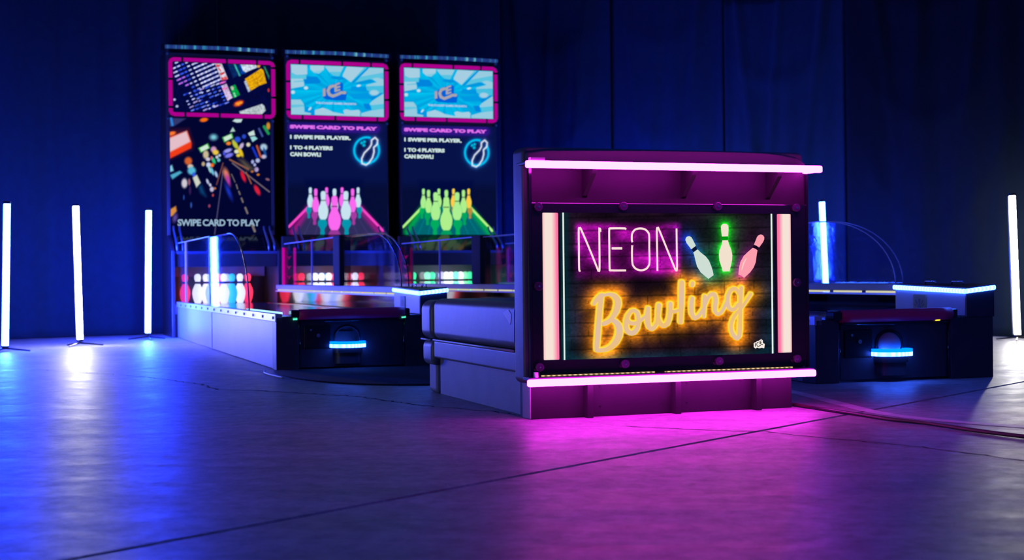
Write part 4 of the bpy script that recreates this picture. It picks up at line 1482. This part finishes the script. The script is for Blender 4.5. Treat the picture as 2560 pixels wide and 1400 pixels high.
BOWL = [
    bw(zB, 7.0, [(100, 420, 30), (150, 350, 40), (215, 290, 44), (250, 270, 40)]),
    bw(zB, 7.0, [(232, 275, 44), (215, 420, 46), (200, 600, 46), (185, 780, 46), (170, 980, 47), (158, 1130, 46), (152, 1225, 38)]),
    bw(zB, 7.0, [(235, 275, 30), (300, 262, 24), (380, 252, 30), (460, 282, 46), (512, 345, 58), (522, 430, 60), (492, 545, 54), (435, 645, 42), (375, 715, 38), (305, 752, 40), (268, 768, 36)]),
    bw(zB, 7.0, [(400, 690, 30), (475, 730, 44), (530, 795, 56), (552, 885, 62), (538, 985, 60), (488, 1085, 55), (408, 1170, 46), (300, 1222, 38), (165, 1235, 34)]),
    bw(zB, 7.0, [(715, 600, 34), (755, 550, 32), (805, 535, 32), (858, 570, 36), (882, 650, 38), (884, 760, 38), (858, 850, 42), (808, 915, 44), (750, 930, 42), (692, 895, 44), (668, 825, 42), (672, 730, 42), (690, 650, 38), (715, 600, 34)]),
    bw(zB, 7.0, [(690, 700, 32), (735, 748, 34), (790, 762, 34), (850, 750, 32), (920, 710, 30), (1000, 640, 26)]),
    bw(zB, 7.0, [(1055, 500, 38), (1045, 600, 46), (1048, 740, 48), (1072, 825, 42), (1118, 855, 38), (1170, 815, 36), (1208, 740, 34), (1225, 640, 36), (1232, 540, 42), (1245, 445, 42)]),
    bw(zB, 7.0, [(1232, 560, 40), (1228, 650, 36), (1262, 755, 42), (1325, 800, 40), (1385, 765, 44), (1422, 680, 42), (1438, 560, 42), (1442, 425, 44)]),
    bw(zG, 7.777, [(60, 690, 40), (140, 692, 32), (230, 650, 26)]),
    bw(zG, 7.777, [(268, 130, 50), (264, 300, 54), (258, 600, 50), (245, 895, 46)]),
    bw(zG, 7.777, [(472, 440, 42), (460, 520, 48), (456, 620, 48), (466, 735, 46), (515, 815, 42), (585, 785, 38), (650, 700, 34), (705, 600, 30)]),
    bw(zG, 7.777, [(478, 140, 40), (470, 185, 38)]),
    bw(zG, 7.777, [(718, 400, 40), (705, 560, 40), (695, 790, 34)]),
    bw(zG, 7.777, [(712, 600, 26), (775, 430, 34), (845, 358, 38), (905, 372, 44), (928, 460, 46), (916, 600, 46), (920, 690, 42), (965, 742, 36), (1030, 712, 36), (1085, 630, 34), (1135, 520, 34)]),
    bw(zG, 7.777, [(1385, 350, 34), (1345, 275, 34), (1285, 250, 38), (1215, 285, 40), (1170, 380, 42), (1158, 510, 44), (1188, 615, 42), (1245, 658, 38), (1315, 625, 38), (1370, 550, 36)]),
    bw(zG, 7.777, [(1425, 235, 42), (1412, 400, 44), (1408, 620, 42), (1404, 850, 42), (1398, 1050, 46), (1382, 1165, 46), (1340, 1210, 42), (1280, 1160, 42), (1238, 1070, 40), (1228, 960, 38), (1262, 840, 36), (1330, 730, 34), (1420, 630, 32), (1520, 490, 32), (1610, 355, 34)])]
PIN_L = (zP([(125, 480), (135, 430), (170, 403), (210, 400), (250, 425), (275, 470), (343, 608), (250, 680), (150, 545)]),
         zP([(298, 755), (385, 690), (450, 755), (560, 840), (630, 930), (680, 1050), (712, 1150), (732, 1250), (625, 1328), (460, 1190), (380, 1060), (350, 950), (320, 820)]),
         zP([(250, 683), (343, 612), (381, 686), (297, 750)]))
PIN_M = (zP([(902, 200), (915, 155), (945, 130), (980, 127), (1020, 135), (1050, 170), (1058, 215), (1048, 400), (922, 405)]),
         zP([(935, 490), (1045, 488), (1065, 570), (1120, 700), (1140, 810), (1135, 920), (1105, 1060), (1078, 1165), (945, 1170), (910, 1050), (870, 930), (858, 800), (870, 710), (915, 590)]),
         zP([(925, 405), (1047, 400), (1045, 486), (935, 488)]))
PIN_R = (zP([(1690, 420), (1720, 380), (1765, 362), (1810, 375), (1840, 420), (1838, 470), (1810, 530), (1730, 640), (1680, 605), (1625, 585)]),
         zP([(1595, 655), (1650, 675), (1690, 708), (1670, 830), (1655, 960), (1610, 1080), (1530, 1190), (1405, 1305), (1350, 1260), (1285, 1235), (1300, 1080), (1330, 960), (1400, 830), (1500, 735)]),
         zP([(1625, 588), (1680, 608), (1728, 642), (1690, 705), (1650, 672), (1597, 652)]))


def paint_sign(a):
    X, Y = a.X, a.Y
    idx = np.arange(len(X))
    # brick wall picture: courses, joints, rough highlights
    yy = Y + (X - 1660) * .018
    row = np.floor((yy - 12) / 33.0)
    fy = (yy - 12) / 33.0 - row
    xo = X / 74.0 + .5 * (row % 2) + .2 * hashn(row, row * 0 + 3, 2)
    fx = xo - np.floor(xo)
    n1 = vnoise(X / 17.0, Y / 6.0, 1)
    n2 = vnoise(X / 5.0, Y / 3.0, 2)
    n3 = vnoise(X / 40.0, Y / 28.0, 5)
    mort = np.exp(-(np.minimum(fy, 1 - fy) * 33 / (1.2 + 1.8 * n1)) ** 2)
    vert = np.exp(-(np.minimum(fx, 1 - fx) * 74 / 1.3) ** 2) * (n1 > .45)
    tone = (.62 + .55 * n3) * (.84 + .30 * n2) * (1 - .34 * mort)
    hi = np.exp(-((fy * 33 - 4.5 - 2.5 * n1) / 1.3) ** 2) * np.clip(n3 * 2.2 - .6, 0, 1)
    d_ne = np.minimum.reduce([a.dseg(X, Y, s) for s in NEON + [NEON_BAR]])
    d_bo = np.minimum.reduce([a.dseg(X, Y, [p[:2] for p in s], [p[2] for p in s]) for s in BOWL])

    def dpoly(pp):
        d = np.full(len(X), 1e9)
        for P_ in pp[:2]:
            dd = a.dseg(X, Y, list(P_) + [P_[0]])
            ins = np.zeros(len(X), bool)
            for (x0, y0), (x1, y1) in zip(P_, list(P_[1:]) + [P_[0]]):
                if y0 != y1:
                    ins ^= ((y0 > Y) != (y1 > Y)) & (X < (x1 - x0) * (Y - y0) / (y1 - y0) + x0)
            d = np.minimum(d, np.where(ins, 0, dd))
        return d
    base = np.stack([20 + 12 * n3, 8 + 6 * n3, 24 + 8 * n3], 1)
    # teal wash of the backing towards the lower corners
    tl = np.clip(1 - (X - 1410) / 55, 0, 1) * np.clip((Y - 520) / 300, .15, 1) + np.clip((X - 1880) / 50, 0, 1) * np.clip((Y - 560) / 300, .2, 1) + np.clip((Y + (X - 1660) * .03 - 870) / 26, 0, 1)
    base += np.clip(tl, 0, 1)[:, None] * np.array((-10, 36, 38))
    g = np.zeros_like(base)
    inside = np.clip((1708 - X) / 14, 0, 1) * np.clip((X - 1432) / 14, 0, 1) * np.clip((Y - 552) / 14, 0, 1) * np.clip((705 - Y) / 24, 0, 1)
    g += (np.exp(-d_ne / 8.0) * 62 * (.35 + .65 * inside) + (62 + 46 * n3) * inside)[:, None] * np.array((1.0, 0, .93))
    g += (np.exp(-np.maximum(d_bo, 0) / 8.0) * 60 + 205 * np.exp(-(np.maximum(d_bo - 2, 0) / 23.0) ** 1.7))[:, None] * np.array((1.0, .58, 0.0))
    dl, dm, dr = dpoly(PIN_L), dpoly(PIN_M), dpoly(PIN_R)
    left = np.clip((1758 - X) / 60 + .25, .1, 1)
    g += (np.exp(-dl / 13.0) * 190)[:, None] * np.stack([0 * X, .28 + .22 * (1 - left), .95 * left + .2], 1)
    g += (np.exp(-dm / 9.0) * 190 + np.exp(-dm / 30.0) * 55)[:, None] * np.stack([0 * X, 1 + 0 * X, .05 + .35 * np.clip((1800 - X) / 40, 0, 1)], 1)
    rl = np.clip((1890 - X) / 40, .1, 1)
    g += (np.exp(-dr / 12.0) * 165 * rl)[:, None] * np.array((.95, 0, .85))
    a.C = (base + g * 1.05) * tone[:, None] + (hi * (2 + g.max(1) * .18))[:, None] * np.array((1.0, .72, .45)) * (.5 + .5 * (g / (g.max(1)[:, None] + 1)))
    a.C = a.C * (1 - .35 * vert[:, None])
    # the yellow neon outline behind the script letters
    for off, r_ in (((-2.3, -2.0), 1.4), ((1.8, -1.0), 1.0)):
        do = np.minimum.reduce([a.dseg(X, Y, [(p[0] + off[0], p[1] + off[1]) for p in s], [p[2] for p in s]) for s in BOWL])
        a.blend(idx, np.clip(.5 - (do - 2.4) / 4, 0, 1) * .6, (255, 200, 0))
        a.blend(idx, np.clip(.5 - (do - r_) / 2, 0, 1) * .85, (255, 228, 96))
    for pp, c in ((PIN_L, (8, 20, 48)), (PIN_M, (0, 150, 14)), (PIN_R, (16, 6, 32))):
        a.poly(pp[2], c, .8)
    # teal end margins and white hairlines
    a.blend(idx, np.clip((1428 - X) / 12, 0, 1) * .6, (6, 48, 56))


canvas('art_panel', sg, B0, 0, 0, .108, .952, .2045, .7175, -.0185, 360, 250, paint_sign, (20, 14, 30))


def sgp(p, y=-.022):
    u, z = on_v(p[0], p[1], y, B0)
    return (u, y, z)


NEON_PINK = emit('neon_letter_pink', lin((252, 224, 220)), 1.0)
for s, nm in zip(NEON, 'NEON'):
    s2 = [sgp(p) for p in curve2(s, 5)]
    nl = part('neon_letter', MB().tube(s2, .0036, 8, squash=.5), NEON_PINK, sg, smooth=True, label='pink neon letter %s' % nm)
    if nm == 'E':
        part('letter_bar', MB().tube([sgp(p) for p in NEON_BAR], .0042, 8, squash=.5), NEON_PINK, nl, smooth=True)


def script_mat():
    m, nt, out = nmat('script_face')
    e = nt.nodes.new('ShaderNodeEmission')
    tc = nt.nodes.new('ShaderNodeTexCoord')
    n = nt.nodes.new('ShaderNodeTexNoise')
    n.inputs['Scale'].default_value = 9
    nt.links.new(tc.outputs['Object'], n.inputs['Vector'])
    cr = nt.nodes.new('ShaderNodeValToRGB')
    cr.color_ramp.elements[0].position, cr.color_ramp.elements[0].color = .38, (*lin((238, 190, 118)), 1)
    cr.color_ramp.elements[1].position, cr.color_ramp.elements[1].color = .62, (*lin((226, 190, 160)), 1)
    nt.links.new(n.outputs['Fac'], cr.inputs[0])
    nt.links.new(cr.outputs[0], e.inputs[0])
    nt.links.new(e.outputs[0], out.inputs[0])
    return m


SCR = script_mat()


def ribbon_letter(strokes, name, label):
    m = MB()
    for s in strokes:
        c = curve2(s, 6)
        pts = [sgp(p[:2]) for p in c]
        sc = 5.0 / F
        rs = [p[2] * sc for p in c]
        # rounded ends
        def ext(i, j):
            d = Vector(pts[i]) - Vector(pts[j])
            d.normalize()
            return d
        e0, e1 = ext(0, 1), ext(-1, -2)
        pts = [tuple(Vector(pts[0]) + e0 * rs[0] * .95), tuple(Vector(pts[0]) + e0 * rs[0] * .6)] + pts + [tuple(Vector(pts[-1]) + e1 * rs[-1] * .6), tuple(Vector(pts[-1]) + e1 * rs[-1] * .95)]
        rs = [rs[0] * .3, rs[0] * .8] + rs + [rs[-1] * .8, rs[-1] * .3]
        m.tube(pts, rs, 10, squash=.22)
    return part(name, m, SCR, sg, smooth=True, label=label)


for ids, ch in (((0, 1, 2, 3), 'B'), ((4, 5), 'o'), ((6, 7, 8), 'w'), ((9,), 'l'), ((10, 11), 'i'), ((12, 13), 'n'), ((14, 15), 'g')):
    ribbon_letter([BOWL[k] for k in ids], 'script_letter', 'cream script letter %s with a yellow glow' % ch)


def flat(name, polys, mat_, label=None, y0=-.0235, y1=-.0195, par=None):
    m = MB()
    for P_ in polys:
        m.prism([(sgp(p)[0], sgp(p)[2]) for p in P_], lambda a, b, d: (a, d, b), y0, y1)
    return part(name, m, mat_, par or sg, label=label)


flat('pin_picture', PIN_L[:2], emit('pin_pic_grey', lin((206, 222, 212)), 1), 'pale grey green pin picture leaning left')
flat('pin_picture', PIN_M[:2], emit('pin_pic_cream', lin((242, 226, 205)), 1), 'cream pin picture with a green glow')
pr = flat('pin_picture', PIN_R[:2], emit('pin_pic_pink', lin((252, 158, 174)), 1), 'pink pin picture leaning right')
flat('pin_shine', [zP([(1440, 870), (1450, 890), (1400, 1000), (1350, 1150), (1335, 1140), (1370, 990)])], emit('pin_pic_shine', lin((250, 200, 195)), 1), y0=-.0245, y1=-.0236, par=pr)

# side light boxes (warm white core fading to pink at one edge) and white hairlines
for x0, x1, side in ((.042, .100, 1), (.966, 1.0225, -1)):
    m, nt, out = nmat('pink_lightbox')
    tc = nt.nodes.new('ShaderNodeTexCoord')
    sx = nt.nodes.new('ShaderNodeSeparateXYZ')
    nt.links.new(tc.outputs['Generated'], sx.inputs[0])
    cr = nt.nodes.new('ShaderNodeValToRGB')
    el = cr.color_ramp.elements
    pk, wc = (*lin((255, 118, 165)), 1), (*lin((246, 226, 214)), 1)
    el[0].position, el[1].position = 0.0, 1.0
    if side > 0:
        seq = ((0, (*lin((250, 190, 195)), 1)), (.14, wc), (.55, wc), (.88, pk), (1, pk))
    else:
        seq = ((0, pk), (.12, pk), (.42, wc), (.84, wc), (1, (*lin((250, 180, 190)), 1)))
    el[0].color, el[1].color = seq[0][1], seq[-1][1]
    for p, c in seq[1:-1]:
        e = el.new(p)
        e.color = c
    nt.links.new(sx.outputs[0], cr.inputs[0])
    e = nt.nodes.new('ShaderNodeEmission')
    nt.links.new(cr.outputs[0], e.inputs[0])
    nt.links.new(e.outputs[0], out.inputs[0])
    part('light_box', MB().box(x0, x1, -.0215, -.016, .206, .717), m, sg, bevel=.003, label='upright pink and white light box')
HAIR = emit('white_hairline', lin((225, 240, 232)), 1)
for x in (.1185, .9415):
    part('hairline', MB().box(x - .0022, x + .0022, -.0225, -.0186, .2045, .7175), HAIR, sg)

# small maker's mark in the corner of the board
lg = flat('corner_logo', [zI([(530, 640), (640, 560), (710, 590), (780, 490), (870, 440), (940, 440), (1170, 290), (1290, 390), (1300, 620), (1460, 700), (1410, 1060), (1340, 1060), (1250, 1010), (1130, 1040), (1000, 1070), (880, 1040), (800, 990), (680, 1090), (540, 980)])], emit('logo_white', lin((245, 235, 225)), 1), 'small white ICE logo')
LB = emit('logo_ink', lin((26, 14, 10)), 1)
flat('logo_letter', [zI([(592, 650), (655, 625), (655, 915), (605, 940)])], LB, y0=-.0246, y1=-.0236, par=lg)
flat('logo_letter', [zI([(1000, 465), (1160, 375), (1160, 430), (1065, 480), (1065, 540), (1160, 500), (1160, 550), (1065, 590), (1065, 645), (1175, 600), (1165, 650), (1010, 715)])], LB, y0=-.0246, y1=-.0236, par=lg)
part('logo_letter', MB().tube([sgp(p, -.0242) for p in curve2(zI([(925, 530), (830, 580), (772, 680), (778, 790), (830, 880), (920, 905), (1050, 850), (1180, 745), (1310, 745)]), 4)], .0013, 8, squash=.2), LB, lg)

# ================================================================== BENCH
def cushion(name, x0, x1, y0, y1, z0, z1, rad, cut, mat_, parent):
    bm = bmesh.new()
    bmesh.ops.create_cube(bm, size=1)
    for v in bm.verts:
        v.co = Vector((x0 + (v.co.x + .5) * (x1 - x0), y0 + (v.co.y + .5) * (y1 - y0), z0 + (v.co.z + .5) * (z1 - z0)))
    bmesh.ops.bevel(bm, geom=list(bm.edges), offset=rad, segments=5, profile=.5, affect='EDGES')
    g = bm.verts[:] + bm.edges[:] + bm.faces[:]
    res = bmesh.ops.bisect_plane(bm, geom=g, plane_co=(0, cut, 0), plane_no=(0, 1, 0), clear_inner=True)
    cutl = [e for e in bm.edges if e.is_boundary]
    bmesh.ops.holes_fill(bm, edges=cutl)
    for e in cutl:
        e.smooth = False
    me = bpy.data.meshes.new(name)
    bm.to_mesh(me)
    bm.free()
    me.polygons.foreach_set('use_smooth', [True] * len(me.polygons))
    me.materials.append(mat_)
    o = bpy.data.objects.new(name, me)
    COL.objects.link(o)
    o.parent = parent
    w = o.modifiers.new('normals', 'WEIGHTED_NORMAL')
    w.keep_sharp = True
    return o


bn = thing('bench', 'grey upholstered bench attached behind the left end of the neon sign', 'bench', (*W(B0, 0, 0), 0), A)
part('base_panel', MB().box(.024, 1.02, .128, 1.17, .0, .156), LAMGREY, bn, bevel=.002)
part('end_base', MB().box(.018, 1.02, 1.20, 1.325, .0, .156), LAMGREY, bn, bevel=.02, seg=4)
part('base_gap', MB().box(.045, 1.0, 1.17, 1.20, .0, .15), BLACK, bn)
cushion('seat_band', -.010, 1.06, .02, 1.150, .155, .231, .010, .127, VINYL, bn)
cushion('seat_cushion', -.014, 1.06, .02, 1.152, .233, .406, .034, .127, VINYL, bn)
part('piping', MB().tube([(-.014, y, .232) for y in (.13, .5, 1.14)], .0045, 8), pbr('pale_piping', (.55, .55, .58), .4), bn, smooth=True)
part('end_cushion', MB().box(-.012, 1.06, 1.172, 1.355, .231, .398), VINYL, bn, bevel=.04, seg=5, smooth=True)
part('end_band', MB().box(-.008, 1.06, 1.178, 1.34, .12, .229), VINYL, bn, bevel=.03, seg=4, smooth=True)
part('end_piping', MB().tube([(-.012, y, .230) for y in (1.19, 1.25, 1.33)], .004, 8), pbr('pale_piping', (.55, .55, .58), .4), bn, smooth=True)
part('patch', MB().prism([(.245, .365), (.185, .378), (.15, .36), (.165, .325)], lambda a, b, d: (d, a, b), -.0152, -.0135), pbr('pale_patch', (.5, .5, .52), .42), bn)

# ================================================================== FLOOR CABLES
CAB = pbr('cable_maroon', (.05, .012, .02), .5)
for k, (dx, lb) in enumerate(((0, 'dark red cable running over the floor from the sign to the right edge, upper one'), (.03, 'dark cable lying beside the dark red one on the floor right of the sign'))):
    pts = curve2([(1.045 + .01 * k, 5.33, .007), (1.12, 5.14 - dx * .4, .007), (1.20, 4.93 - dx * .3, .007), (1.26, 4.78 - dx, .007), (1.345, 4.62 - dx * .2, .007), (1.43, 4.41 - dx, .007), (1.53, 4.21 - dx * .7, .007), (1.75, 3.86 - dx, .007)], 8)
    o = part('floor_cable', MB().tube(pts, .0055, 8), CAB if k == 0 else pbr('cable_black', (.012, .01, .014), .5), smooth=True)
    tag(o, lb, 'cable', 'cables on the floor')
